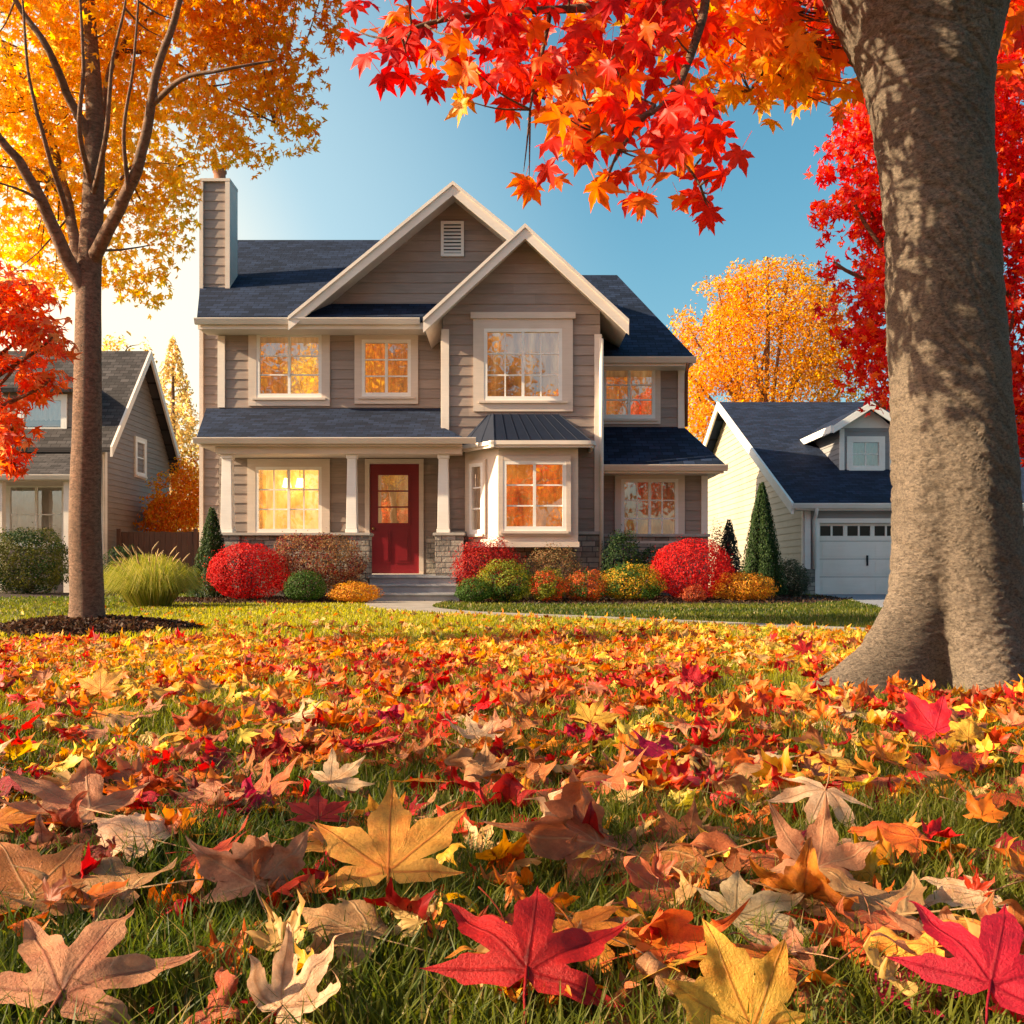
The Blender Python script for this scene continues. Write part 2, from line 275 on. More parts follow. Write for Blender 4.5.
# ------------------------------------------------------------------ object helpers
ORI = {}
def tag(o, label=None, cat=None, group=None, kind=None):
    if label: o['label'] = label
    if cat: o['category'] = cat
    if group: o['group'] = group
    if kind: o['kind'] = kind
    return o
def thing(name, label, cat, loc, group=None):
    o = bpy.data.objects.new(name, None); COL.objects.link(o); o.location = loc; o.empty_display_size = 0.2
    ORI[o] = Vector(loc); return tag(o, label, cat, group)
def link_mesh(name, me, mat, parent=None, origin=None):
    o = bpy.data.objects.new(name, me); COL.objects.link(o)
    if mat is not None: me.materials.append(mat)
    if parent is not None: o.parent = parent; ORI[o] = ORI[parent]
    else:
        o.location = origin or (0, 0, 0); ORI[o] = Vector(origin or (0, 0, 0))
    return o
class MB:
    def __init__(s): s.v = []; s.f = []; s.uv = {}
    def add(s, vs, fs):
        o = len(s.v); s.v += [tuple(v) for v in vs]; s.f += [tuple(i + o for i in f) for f in fs]; return s
    def poly(s, pts, uv=None):
        o = len(s.v); s.v += [tuple(p) for p in pts]; s.f.append(tuple(range(o, o + len(pts))))
        if uv: s.uv[len(s.f) - 1] = uv
        return s
    def hexa(s, b, t):                                     # bottom ring of 4, top ring of 4
        return s.add(list(b) + list(t), [(0, 1, 2, 3), (7, 6, 5, 4), (0, 4, 5, 1), (1, 5, 6, 2), (2, 6, 7, 3), (3, 7, 4, 0)])
    def box(s, x0, x1, y0, y1, z0, z1):
        return s.hexa([(x0, y0, z0), (x1, y0, z0), (x1, y1, z0), (x0, y1, z0)], [(x0, y0, z1), (x1, y0, z1), (x1, y1, z1), (x0, y1, z1)])
    def fbox(s, F, a0, a1, z0, z1, d0, d1):                # box in a wall's own frame
        p = lambda a, z, d: wp(F, a, z, d)
        return s.hexa([p(a0, z0, d1), p(a1, z0, d1), p(a1, z0, d0), p(a0, z0, d0)], [p(a0, z1, d1), p(a1, z1, d1), p(a1, z1, d0), p(a0, z1, d0)])
    def bar(s, p, q, w, h, up=(0, 0, 1)):                  # rectangular bar from p to q
        p, q = Vector(p), Vector(q); d = (q - p).normalized(); u = Vector(up); r = d.cross(u).normalized(); u = r.cross(d)
        e = lambda c: [c - r * w / 2 - u * h / 2, c + r * w / 2 - u * h / 2, c + r * w / 2 + u * h / 2, c - r * w / 2 + u * h / 2]
        return s.hexa(e(p), e(q))
    def slab(s, pts, th, udir):                            # roof plane: pts ccw from outside, thickness downward, uv in metres
        P = [Vector(p) for p in pts]; nrm = (P[1] - P[0]).cross(P[2] - P[1]).normalized()
        if nrm.z < 0: P.reverse(); nrm = -nrm
        u = Vector(udir).normalized(); v = nrm.cross(u).normalized()
        if v.z < 0: v = -v
        s.poly(P, [(p.dot(u), p.dot(v)) for p in P])
        Q = [p - Vector((0, 0, th)) for p in P]
        s.poly(list(reversed(Q)))
        for i in range(len(P)):
            j = (i + 1) % len(P); s.poly([P[i], Q[i], Q[j], P[j]])
        return s
    def tube(s, path, rad, n=8, cap=True):
        path = [Vector(p) for p in path]; o = len(s.v); prev = None
        for i, p in enumerate(path):
            d = (path[min(i + 1, len(path) - 1)] - path[max(i - 1, 0)]).normalized()
            if prev is None: x = d.orthogonal().normalized()
            else:
                x = (prev - d * prev.dot(d))
                x = x.normalized() if x.length > 1e-6 else d.orthogonal().normalized()
            prev = x; y = d.cross(x)
            for k in range(n):
                a = 2 * math.pi * k / n; s.v.append(tuple(p + (x * math.cos(a) + y * math.sin(a)) * rad[i]))
        for i in range(len(path) - 1):
            for k in range(n):
                a, b = o + i * n + k, o + i * n + (k + 1) % n; s.f.append((a, b, b + n, a + n))
        if cap:
            s.f.append(tuple(o + k for k in reversed(range(n)))); s.f.append(tuple(o + (len(path) - 1) * n + k for k in range(n)))
        return s
    def lathe(s, prof, c, n=20):
        o = len(s.v)
        for r, z in prof:
            for k in range(n):
                a = 2 * math.pi * k / n; s.v.append((c[0] + r * math.cos(a), c[1] + r * math.sin(a), c[2] + z))
        for i in range(len(prof) - 1):
            for k in range(n):
                a, b = o + i * n + k, o + i * n + (k + 1) % n; s.f.append((a, b, b + n, a + n))
        return s
    def build(s, name, mat, parent=None, origin=None, smooth=False, bevel=0.0, recalc=True, label=None):
        og = ORI[parent] if parent is not None else Vector(origin or (0, 0, 0))
        me = bpy.data.meshes.new(name)
        me.from_pydata([(x - og.x, y - og.y, z - og.z) for x, y, z in s.v], [], s.f)
        if s.uv:
            ul = me.uv_layers.new(name='UVMap')
            for fi, uvs in s.uv.items():
                p = me.polygons[fi]
                for k, li in enumerate(p.loop_indices): ul.data[li].uv = uvs[k]
        if recalc or bevel:
            bm = bmesh.new(); bm.from_mesh(me)
            if bevel:
                bmesh.ops.remove_doubles(bm, verts=bm.verts, dist=1e-5)
            bmesh.ops.recalc_face_normals(bm, faces=bm.faces)
            if bevel:
                es = [e for e in bm.edges if len(e.link_faces) == 2 and e.calc_face_angle(0) > 0.5]
                bmesh.ops.bevel(bm, geom=es, offset=bevel, segments=2, affect='EDGES', clamp_overlap=True)
            bm.to_mesh(me); bm.free()
        if smooth: me.polygons.foreach_set('use_smooth', [True] * len(me.polygons))
        me.update()
        o = link_mesh(name, me, mat, parent, origin)
        if label: o['label'] = label
        return o
Z = Vector((0, 0, 1))
def front(Y): return (Vector((0, Y, 0)), Vector((1, 0, 0)), Vector((0, -1, 0)))
def side(X, sgn): return (Vector((X, 0, 0)), Vector((0, 1, 0)), Vector((sgn, 0, 0)))
def wp(F, a, z, d): return F[0] + F[1] * a + Z * z + F[2] * d
def clip(poly, axis, val, keep_less):
    out = []
    for i in range(len(poly)):
        p, q = poly[i], poly[(i + 1) % len(poly)]
        ip = (p[axis] <= val) if keep_less else (p[axis] >= val); iq = (q[axis] <= val) if keep_less else (q[axis] >= val)
        if ip: out.append(p)
        if ip != iq:
            t = (val - p[axis]) / (q[axis] - p[axis]); out.append((p[0] + t * (q[0] - p[0]), p[1] + t * (q[1] - p[1])))
    return out
def siding(mb, F, poly, holes=(), e=0.2, t=0.016, zref=0.0):
    """lapped boards: each course leans out at its bottom edge and has an underside"""
    z0, z1 = min(p[1] for p in poly), max(p[1] for p in poly)
    lv = {z0, z1}
    k = math.floor((z0 - zref) / e)
    while zref + k * e < z1:
        if zref + k * e > z0: lv.add(zref + k * e)
        k += 1
    for h in holes:
        for z in h[2:]:
            if z0 < z < z1: lv.add(z)
    lv = sorted(lv); lv = [z for i, z in enumerate(lv) if i == 0 or z - lv[i - 1] > 1e-5]
    for za, zb in zip(lv, lv[1:]):
        c = clip(clip(poly, 1, za, False), 1, zb, True)
        if len(c) < 3: continue
        pieces = [c]
        for a0, a1, h0, h1 in holes:
            if h0 <= za + 1e-5 and zb <= h1 + 1e-5:
                nx = []
                for p in pieces:
                    for q in (clip(p, 0, a0, True), clip(p, 0, a1, False)):
                        if len(q) >= 3: nx.append(q)
                pieces = nx
        bb = zref + math.floor(((za + zb) / 2 - zref) / e) * e
        off = lambda z: t * (1 - (z - bb) / e)
        for p in pieces:
            mb.poly([wp(F, a, z, off(z)) for a, z in p])
            lo = [a for a, z in p if abs(z - za) < 1e-5]
            if abs(za - bb) < 1e-4 and len(lo) >= 2:
                a, b = min(lo), max(lo)
                mb.poly([wp(F, a, za, t), wp(F, b, za, t), wp(F, b, za, 0), wp(F, a, za, 0)])
def window(house, F, a0, a1, z0, z1, cols=2, rows=3, casing=0.15, lit='gold', header=0.0, split=True, deep=0.22, trim='trim', minor=False, sill=True):
    w = MB(); fr = 0.066
    for A in ((a0, a0 + fr, z0, z1), (a1 - fr, a1, z0, z1), (a0 + fr, a1 - fr, z0, z0 + fr * 1.3), (a0 + fr, a1 - fr, z1 - fr, z1)):
        w.fbox(F, *A, -0.03, 0.045)
    ia0, ia1, iz0, iz1 = a0 + fr, a1 - fr, z0 + fr * 1.3, z1 - fr
    vx = []
    if split:
        am = (a0 + a1) / 2; w.fbox(F, am - 0.028, am + 0.028, iz0, iz1, -0.025, 0.036)
        vx = [am]
    W_ = w.build('window', M['white'], house)
    g = MB()
    for i in range(1, cols):
        a = ia0 + (ia1 - ia0) * i / cols
        if not any(abs(a - q) < 0.05 for q in vx): g.fbox(F, a - 0.0145, a + 0.0145, iz0, iz1, -0.012, 0.014)
    for k in range(1, rows):
        z = iz0 + (iz1 - iz0) * k / rows; g.fbox(F, ia0, ia1, z - 0.014, z + 0.014, -0.0115, 0.0135)
    if g.v: g.build('glazing_bars', M['white'], W_)
    p = MB(); p.poly([wp(F, a0 + 0.02, z0 + 0.02, -0.005), wp(F, a1 - 0.02, z0 + 0.02, -0.005), wp(F, a1 - 0.02, z1 - 0.02, -0.005), wp(F, a0 + 0.02, z1 - 0.02, -0.005)])
    p.build('pane', M['glass'], W_, recalc=False)
    c = MB(); cw = casing
    if cw:
        c.fbox(F, a0 - cw, a0, z0 - cw, z1 + cw, -0.02, 0.05); c.fbox(F, a1, a1 + cw, z0 - cw, z1 + cw, -0.02, 0.05)
        c.fbox(F, a0, a1, z1, z1 + cw, -0.02, 0.048); c.fbox(F, a0, a1, z0 - cw, z0, -0.02, 0.048)
        if header: c.fbox(F, a0 - cw - 0.05, a1 + cw + 0.05, z1 + cw - 0.02, z1 + cw + header, -0.01, 0.09)
        if sill: c.fbox(F, a0 - cw * 0.5, a1 + cw * 0.5, z0 - 0.05, z0 - 0.004, 0.03, 0.085)
    for A in ((a0 - 0.02, a0 - 0.004, z0, z1), (a1 + 0.004, a1 + 0.02, z0, z1), (a0, a1, z0 - 0.02, z0 - 0.004), (a0, a1, z1 + 0.004, z1 + 0.02)):
        c.fbox(F, *A, -deep, -0.031)
    c.build('casing', M[trim], W_)
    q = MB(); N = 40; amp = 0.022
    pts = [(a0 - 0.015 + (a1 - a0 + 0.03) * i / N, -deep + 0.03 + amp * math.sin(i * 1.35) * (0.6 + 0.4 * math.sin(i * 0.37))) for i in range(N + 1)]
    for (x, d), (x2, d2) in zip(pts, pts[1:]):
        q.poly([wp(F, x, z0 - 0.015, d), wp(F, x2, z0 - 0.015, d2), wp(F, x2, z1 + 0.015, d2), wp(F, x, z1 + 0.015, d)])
    q.build('curtain', M[lit], W_, recalc=False)  # gold, amber and brown ones glow in place of tree reflections
    return W_
def gutter(house, x0, x1, Y, z, mat='cream', h=0.12, d=0.12, name='gutter', parent=None):
    mb = MB(); pr = [(0, -h), (-d * 0.55, -h), (-d * 0.8, -h * 0.55), (-d, -h * 0.15), (-d, 0), (-d + 0.015, 0), (-d + 0.015, -0.03), (0, -0.03)]
    n_ = len(pr)
    vs = [(x0, Y + a, z + b_) for a, b_ in pr] + [(x1, Y + a, z + b_) for a, b_ in pr]
    mb.add(vs, [(i, (i + 1) % n_, n_ + (i + 1) % n_, n_ + i) for i in range(n_)] + [tuple(range(n_)), tuple(range(2 * n_ - 1, n_ - 1, -1))])
    return mb.build(name, M[mat], parent or house)

# ------------------------------------------------------------------ leaf clouds
def arrays_mesh(name, verts, faces_n, loops, col=None):
    me = bpy.data.meshes.new(name)
    nv, nl, nf = len(verts), len(loops), len(faces_n)
    me.vertices.add(nv); me.vertices.foreach_set('co', np.ascontiguousarray(verts, dtype=np.float32).ravel())
    me.loops.add(nl); me.loops.foreach_set('vertex_index', np.ascontiguousarray(loops, dtype=np.int32))
    me.polygons.add(nf); st = np.concatenate([[0], np.cumsum(faces_n)[:-1]]).astype(np.int32)
    me.polygons.foreach_set('loop_start', st)
    try: me.polygons.foreach_set('loop_total', np.asarray(faces_n, dtype=np.int32))
    except Exception: pass
    me.update(calc_edges=True)
    if col is not None:
        a = me.attributes.new('col', 'FLOAT_COLOR', 'POINT')
        c = np.ones((nv, 4), dtype=np.float32); c[:, :3] = col; a.data.foreach_set('color', c.ravel())
    return me
def unit(v): return v / np.maximum(np.linalg.norm(v, axis=1, keepdims=True), 1e-9)
def scatter(name, T, pos, nrm, tip, size, col):
    """copies of the leaf template T=(verts, faces) into one mesh"""
    tv, tf = np.asarray(T[0], float), T[1]
    n = unit(nrm); t = unit(tip - n * np.sum(tip * n, axis=1, keepdims=True)); x = np.cross(t, n)
    s = np.asarray(size)[:, None, None]
    v = pos[:, None, :] + s * (tv[None, :, 0:1] * x[:, None, :] + tv[None, :, 1:2] * t[:, None, :] + tv[None, :, 2:3] * n[:, None, :])
    N, k = v.shape[:2]
    lt = np.concatenate([np.array(f) for f in tf]); fn = np.array([len(f) for f in tf])
    loops = (lt[None, :] + (np.arange(N) * k)[:, None]).ravel()
    return arrays_mesh(name, v.reshape(-1, 3), np.tile(fn, N), loops, np.repeat(col, k, axis=0))
def rdir(n): return unit(rng.normal(size=(n, 3)))
T_OVAL = ([(0, -0.5, 0), (0.26, 0.0, 0.07), (0, 0.55, -0.04), (-0.26, 0.0, 0.07)], [(0, 1, 2), (0, 2, 3)])
LOBES = ((90, 1.0, 0.19), (44, 0.93, 0.175), (-4, 0.62, 0.12))
def maple_outline(detail=0, Ls=LOBES, notch=(0.40, 0.33), teeth=0.0):
    """palmate leaf outline round the stalk joint, tip towards +y; counter-clockwise from the bottom"""
    def lobe(a, L, w, up):
        a = R(a); u = Vector((math.cos(a), math.sin(a))); v = Vector((-u.y, u.x)) 
        if detail == 0: pr = [(0.5, -w * 0.95), (1.0, 0), (0.5, w * 0.95)]
        else:
            pr = [(0.40, -w * 0.92), (0.56, -w * 1.02), (0.63, -w * (0.86 + teeth)), (0.66, -w * 0.62), (0.83, -w * 0.30), (1.0, 0),
                  (0.83, w * 0.30), (0.66, w * 0.62), (0.63, w * (0.86 + teeth)), (0.56, w * 1.02), (0.40, w * 0.92)]
        return [u * (L * s_) + v * q for s_, q in pr]
    pol = lambda a, r: Vector((math.cos(R(a)) * r, math.sin(R(a)) * r))
    right = [Vector((0.0, -0.03)), pol(-55, 0.17)] + lobe(*Ls[2], 1) + [pol(20, notch[1])] + lobe(*Ls[1], 1) + [pol(67, notch[0])]
    mid = lobe(*Ls[0], 1)
    left = [Vector((-p.x, p.y)) for p in reversed(right[1:])]
    return right + mid + left
def maple_small(detail=0, bend=0.25, stalk=True, ph=0.0, Ls=LOBES):
    o = maple_outline(detail, Ls); vs = [(0, 0.12, 0.0)]
    for p in o:
        r2 = p.x * p.x + p.y * p.y
        vs.append((p.x, p.y, -bend * r2 * (0.8 + 0.5 * math.sin(3 * math.atan2(p.y, p.x) + ph)) + 0.05 * math.sin(7 * p.x + 5 * p.y + ph)))
    k = len(o); fs = [(0, i + 1, (i + 1) % k + 1) for i in range(k)]
    if stalk:
        b = len(vs); vs += [(0.012, 0, 0), (-0.012, 0, 0), (-0.010, -0.75, 0.12), (0.010, -0.75, 0.12)]; fs.append((b, b + 1, b + 2, b + 3))
    return ([(x, y - 0.3, z) for x, y, z in vs], fs)
def palette(cols, n, weights=None, jit=0.15):
    c = np.array(cols, float); i = rng.choice(len(c), n, p=weights)
    return np.clip(c[i] * (1 + rng.uniform(-jit, jit, (n, 1))) * (1 + rng.uniform(-0.08, 0.08, (n, 3))), 0.001, 1)
def lumps(d, f=2.5, a=0.12, seed=0.0):
    return np.array([1 + a * mnoise.noise(Vector(p) * f + Vector((seed, seed * 1.7, 0))) * 2 for p in d])
def blob_points(blobs, n, hollow=0.5):
    """points in a union of ellipsoids, denser near their skin; returns points and outward directions"""
    vol = np.array([b[3] * b[4] * b[5] for b in blobs]) ** 0.75; cnt = rng.multinomial(n, vol / vol.sum())
    P, D = [], []
    for b, c in zip(blobs, cnt):
        d = rdir(c); r = rng.uniform(hollow ** 2.2, 1, c) ** (1 / 2.2)
        P.append(np.array(b[:3]) + d * r[:, None] * np.array(b[3:6]) * lumps(d, 2.6, 0.16, b[0])[:, None]); D.append(d)
    return np.concatenate(P), np.concatenate(D)
def gap_filter(P, f, thr, seed=0.0):
    v = np.array([mnoise.noise(Vector(p) * f + Vector((seed, 3.1, seed))) for p in P]); return v > thr
def px_blob(px, py, Y, rx, rz, ry):
    k = Y / F_PX; return (PX(px, Y), Y, PZ(py, Y), rx * k, ry, rz * k)

# ------------------------------------------------------------------ ground and paving
g = MB(); g.poly([(-900, -200, 0), (900, -200, 0), (900, 1400, 0), (-900, 1400, 0)])
tag(g.build('ground', M['soil']), kind='structure')
def ribbon(pts, w):
    L, Rr = [], []
    for i, (x, y) in enumerate(pts):
        a = Vector(pts[max(i - 1, 0)]); b = Vector(pts[min(i + 1, len(pts) - 1)]); d = (b - a).normalized(); nn = Vector((-d.y, d.x))
        ww = w[i] if isinstance(w, (list, tuple)) else w
        L.append((x + nn.x * ww / 2, y + nn.y * ww / 2)); Rr.append((x - nn.x * ww / 2, y - nn.y * ww / 2))
    return L + Rr[::-1]
def smooth_line(p, n=8):
    out = []
    for i in range(len(p) - 1):
        a, b, c, d = p[max(i - 1, 0)], p[i], p[i + 1], p[min(i + 2, len(p) - 1)]
        for k in range(n):
            t = k / n
            out.append(tuple(0.5 * (2 * b[j] + (c[j] - a[j]) * t + (2 * a[j] - 5 * b[j] + 4 * c[j] - d[j]) * t * t + (3 * b[j] - a[j] - 3 * c[j] + d[j]) * t ** 3) for j in range(len(b))))
    return out + [tuple(p[-1])]
path_c = smooth_line([(-1.9, 18.25), (-1.85, 16.5), (-1.5, 14.7), (-0.6, 13.2), (0.6, 12.05), (2.1, 10.45), (3.5, 9.0), (5.2, 7.6)])
path_w = [1.45 + (0.5 - 1.45) * min(1, i / 24) for i in range(len(path_c))]
def strip_mesh(name, line, w, z, mat, kind='structure'):
    mb = MB(); r = ribbon(line, w); k = len(line)
    for i in range(k - 1):
        a, b, c, d = r[i], r[i + 1], r[2 * k - 2 - i], r[2 * k - 1 - i]
        mb.poly([(*d, z), (*c, z), (*b, z), (*a, z)])
    for side_ in (r[:k], r[k:]):
        for a, b in zip(side_, side_[1:]): mb.poly([(*a, z), (*b, z), (*b, -0.02), (*a, -0.02)])
    return tag(mb.build(name, mat), kind=kind)
strip_mesh('path', path_c, path_w, 0.022, M['path'])
drive_c = smooth_line([(10.0, 24.0), (9.6, 21), (8.9, 17.5), (8.3, 14.5), (8.2, 10), (8.4, 4)])
strip_mesh('driveway', drive_c, 5.4, 0.016, M['asphalt'])
def mound(name, outline, h, mat, n=5, fine=False):
    c = Vector((sum(p[0] for p in outline) / len(outline), sum(p[1] for p in outline) / len(outline)))
    mb = MB(); k = len(outline); vs = []
    for j in range(n + 1):
        t = 1 - j / n * 0.92
        for p in outline:
            q = c + (Vector(p) - c) * t
            vs.append((q.x, q.y, h * (1 - t ** 2.0) ** 0.8 + (0.014 * mnoise.noise(Vector((q.x * 5, q.y * 5, 0))) if j else 0.004)))
    fs = [(j * k + i, j * k + (i + 1) % k, (j + 1) * k + (i + 1) % k, (j + 1) * k + i) for j in range(n) for i in range(k)]
    fs.append(tuple(n * k + i for i in range(k))); mb.add(vs, fs)
    return tag(mb.build(name, mat, smooth=True), kind='structure')
BEDS = []
def bed(pts, h=0.07):
    o = smooth_line(pts + [pts[0]], 5)[:-1]; BEDS.append(o); mound('mulch_bed', o, h, M['mulch'], 4)
bed([(-6.9, 17.6), (-5.0, 17.05), (-3.4, 17.0), (-2.85, 17.6), (-2.85, 19.3), (-4.5, 19.4), (-6.9, 19.4)])
bed([(-0.95, 17.5), (0.2, 17.0), (2.0, 16.8), (4.0, 16.9), (5.4, 17.6), (6.6, 19.5), (6.8, 22), (5.2, 21.5), (3.6, 20.3), (1.5, 19.7), (-0.9, 19.4)])
bed([(-15, 21.5), (-11.5, 21.0), (-9.5, 22.5), (-9.6, 24.5), (-12, 25.5), (-15, 25.5)])
TREE_L = Vector((PX(86, 9.17), 9.17, 0)); TREE_N = Vector((PX(955, 4.66), 4.66, 0))
ring = [(TREE_L.x + math.cos(a) * (0.95 + 0.09 * math.sin(3 * a + 1)), TREE_L.y + math.sin(a) * (0.95 + 0.08 * math.sin(2 * a))) for a in np.linspace(0, 2 * math.pi, 40, endpoint=False)]
mound('mulch_ring', ring, 0.11, M['mulch'], 7)
def chips(name, outline, n, h, label):
    o = np.array(outline); c = o.mean(0); i = rng.integers(0, len(o), n); t = np.sqrt(rng.uniform(0, 1, n)) * 1.02; f = rng.uniform(0, 1, n)[:, None]
    e = o[i] * f + o[(i + 1) % len(o)] * (1 - f); p = c + (e - c) * t[:, None]; z = h * np.maximum(0, 1 - t ** 2) ** 0.8 + rng.uniform(0.004, 0.03, n)
    me = scatter(name, ([(-.5, -.18, 0), (.5, -.14, .03), (.45, .16, -.02), (-.4, .2, .04)], [(0, 1, 2, 3)]), np.stack([p[:, 0], p[:, 1], z], 1), rdir(n) * .9 + np.array([0, 0, .7]), rdir(n), rng.uniform(.03, .075, n), palette([(0.05, 0.026, 0.016), (0.028, 0.016, 0.011), (0.10, 0.055, 0.03), (0.07, 0.03, 0.018)], n, None, .3))
    return tag(link_mesh(name, me, M['shrub']), kind='stuff', label=label, cat='mulch')
chips('mulch_chips', ring, 5200, 0.11, 'dark bark chips heaped round the young tree')
for o_ in BEDS[:2]: chips('mulch_chips', o_, 5000, 0.07, 'dark bark chips covering the planting bed')
def inside(P, poly):
    x, y = P[:, 0], P[:, 1]; c = np.zeros(len(P), bool); k = len(poly)
    for i in range(k):
        (x1, y1), (x2, y2) = poly[i], poly[(i + 1) % k]
        with np.errstate(divide='ignore', invalid='ignore'):
            hit = ((y1 > y) != (y2 > y)) & (x < (x2 - x1) * (y - y1) / ((y2 - y1) or 1e-9) + x1)
        c ^= hit
    return c
PATH_POLY = ribbon(path_c, path_w); DRIVE_POLY = ribbon(drive_c, 5.4)
def off_paving(P):
    k = ~inside(P, PATH_POLY) & ~inside(P, DRIVE_POLY)
    for o in BEDS: k &= ~inside(P, o)
    return k
def path_y(x):                                              # far edge of the leaf-strewn lawn
    q = np.array([p for p in path_c if p[0] > -2.2][8:]); return np.interp(x, q[:, 0], q[:, 1], left=17.3, right=7.0)

# ------------------------------------------------------------------ main house
H = thing('house', 'two storey taupe house with red front door, porch and two front gables', 'house', (-1.2, 20, 0))
YM, YS = 21.0, 19.6                                          # main wall, projecting gabled bay
FM, FS = front(YM), front(YS)
def rect(Y, px0, px1, py0, py1): return (PX(px0, Y), PX(px1, Y), PZ(py1, Y), PZ(py0, Y))
W1 = rect(YM, 257, 322, 334, 398); W2 = rect(YM, 362, 411, 340, 397); W3 = rect(YM, 256, 322, 467, 533)
DR = (PX(370, YM), PX(419, YM), 0.52, PZ(464, YM))
XL, XS0, XS1 = -6.15, PX(443, YS), PX(600, YS)
w = MB(); siding(w, FM, [(XL, 0), (XS0 + 0.02, 0), (XS0 + 0.02, 5.7), (XL, 5.7)], [W1, W2, W3, (DR[0] - 0.02, DR[1] + 0.02, DR[2], DR[3] + 0.02)])
w.build('wall', M['siding'], H)
W4 = rect(YS, 484, 562, 329, 401)
GX, GZ, GT = 0.25, 7.19, 0.928                               # front gable apex and slope
gz = lambda x: GZ - 0.10 - abs(x - GX) * GT
w = MB(); siding(w, FS, [(XS0, 1.28), (XS1, 1.28), (XS1, gz(XS1)), (GX, gz(GX)), (XS0, gz(XS0))], [W4, (-0.88, 1.2, 1.1, 3.0)])
siding(w, side(XS0, -1), [(YS, 1.0), (YM, 1.0), (YM, 5.65), (YS, 5.65)]); siding(w, side(XS1, 1), [(YS, 0), (YM, 0), (YM, 5.65), (YS, 5.65)])
w.build('wall', M['siding'], H)
BX, BZ, BT = PX(453, 20.3), 8.45, 0.824                       # rear gable
bz = lambda x: BZ - 0.12 - abs(x - BX) * BT
FB = front(20.92)
hw = (bz(BX) - 5.8) / BT
w = MB(); siding(w, FB, [(BX - hw, 5.8), (BX + hw, 5.8), (BX, bz(BX))], e=0.22)
w.build('wall', M['siding'], H)
XR, XR2 = PX(683, YM), PX(706, 20.3)
W5 = rect(YM, 603, 655, 367, 419); W6 = rect(20.3, 621, 678, 479, 541)
w = MB(); siding(w, FM, [(XS1, 2.6), (XR, 2.6), (XR, 4.95), (XS1, 4.95)], [W5]); siding(w, side(XR, 1), [(YM, 2.6), (27.5, 2.6), (27.5, 4.95), (YM, 4.95)])
w.build('wall', M['siding'], H)
F6 = front(20.3)
w = MB(); siding(w, F6, [(XS1, 1.25), (XR2, 1.25), (XR2, 2.7), (XS1, 2.7)], [W6]); siding(w, side(XR2, 1), [(20.3, 0), (26, 0), (26, 2.7), (20.3, 2.7)])
w.build('wall', M['siding'], H)
w = MB(); siding(w, side(XL, -1), [(YM, 0), (27.6, 0), (27.6, 5.7), (YM, 5.7)]); siding(w, (Vector((0, 27.6, 0)), Vector((1, 0, 0)), Vector((0, 1, 0))), [(XL, 0), (XR, 0), (XR, 4.95), (XL, 5.0)])
w.poly([(XL, 20.9, 5.7), (XL, 27.6, 5.7), (XL, 24.3, 8.4)])
w.build('wall', M['siding'], H)
# stone base courses
for bx_ in ((XS0 - 0.02, XS1 + 0.02, YS - 0.1, YS + 0.1, 0, 1.28), (XS1 + 0.03, XR2 + 0.03, 20.22, 20.4, 0, 1.26), (-3.02, DR[0] - 0.16, YM - 0.06, YM + 0.02, 0.5, 1.3), (DR[1] + 0.16, XS0 - 0.03, YM - 0.06, YM + 0.02, 0.5, 1.3)):
    k = MB(); k.box(*bx_); k.build('stone_base', M['stone'], H)
for bx_ in ((XS0 - 0.05, -0.9, YS - 0.13, YS + 0.02, 1.284, 1.34), (1.27, XS1 + 0.03, YS - 0.13, YS + 0.02, 1.284, 1.34), (XS1 + 0.035, XR2 + 0.06, 20.17, 20.32, 1.263, 1.32)):
    k = MB(); k.box(*bx_); k.build('stone_cap', M['cap'], H)
# roofs
EV, RY, RZ = 20.35, 24.3, 8.62
r = MB()
r.slab([(-6.41, EV, 5.75), (0.2, EV, 5.75), (0.2, RY, RZ), (-6.8, RY, RZ), (-6.8, 21.8, 5.75 + (21.8 - EV) * (RZ - 5.75) / (RY - EV))], 0.13, (1, 0, 0))
r.slab([(-6.6, 28.3, 5.75), (0.2, 28.3, 5.75), (0.2, RY, RZ), (-6.8, RY, RZ)], 0.13, (1, 0, 0))
ROOF = r.build('roof', M['shingle'], H, recalc=False)
def gable_roof(X0, z0, slope, xl, xr, Y0, Y1, th=0.11, rake=0.25, sd=0.66):
    r = MB(); zl, zr = z0 - abs(xl - X0) * slope, z0 - abs(xr - X0) * slope
    r.slab([(xl, Y0, zl), (X0, Y0, z0), (X0, Y1, z0), (xl, Y1, zl)], th, (0, 1, 0)); r.slab([(xr, Y0, zr), (X0, Y0, z0), (X0, Y1, z0), (xr, Y1, zr)], th, (0, 1, 0))
    ro = r.build('roof', M['shingle'], H, recalc=False)
    k = MB()
    for x, z in ((xl, zl), (xr, zr)):                          # bargeboards along the rake, cut plumb at the apex, with a narrow drip moulding on top
        sg = 1 if x > X0 else -1
        for (o, hh, y0, y1) in ((0.03, rake, Y0 - 0.055, Y0 - 0.003), (-0.012, 0.075, Y0 - 0.085, Y0 - 0.056)):
            b = [(X0, y0, z0 - o - hh), (x + sg * 0.012, y0, z - o - hh), (x + sg * 0.012, y1, z - o - hh), (X0, y1, z0 - o - hh)]
            t = [(X0, y0, z0 - o), (x + sg * 0.012, y0, z - o), (x + sg * 0.012, y1, z - o), (X0, y1, z0 - o)]
            k.hexa(b, t)
        # soffit board under the overhang
        k.hexa([(X0, Y0, z0 - th - 0.05), (x, Y0, z - th - 0.05), (x, Y0 + sd, z - th - 0.05), (X0, Y0 + sd, z0 - th - 0.05)],
               [(X0, Y0, z0 - th - 0.01), (x, Y0, z - th - 0.01), (x, Y0 + sd, z - th - 0.01), (X0, Y0 + sd, z0 - th - 0.01)])
    k.build('rake_board', M['cream'], ro)
    return ro
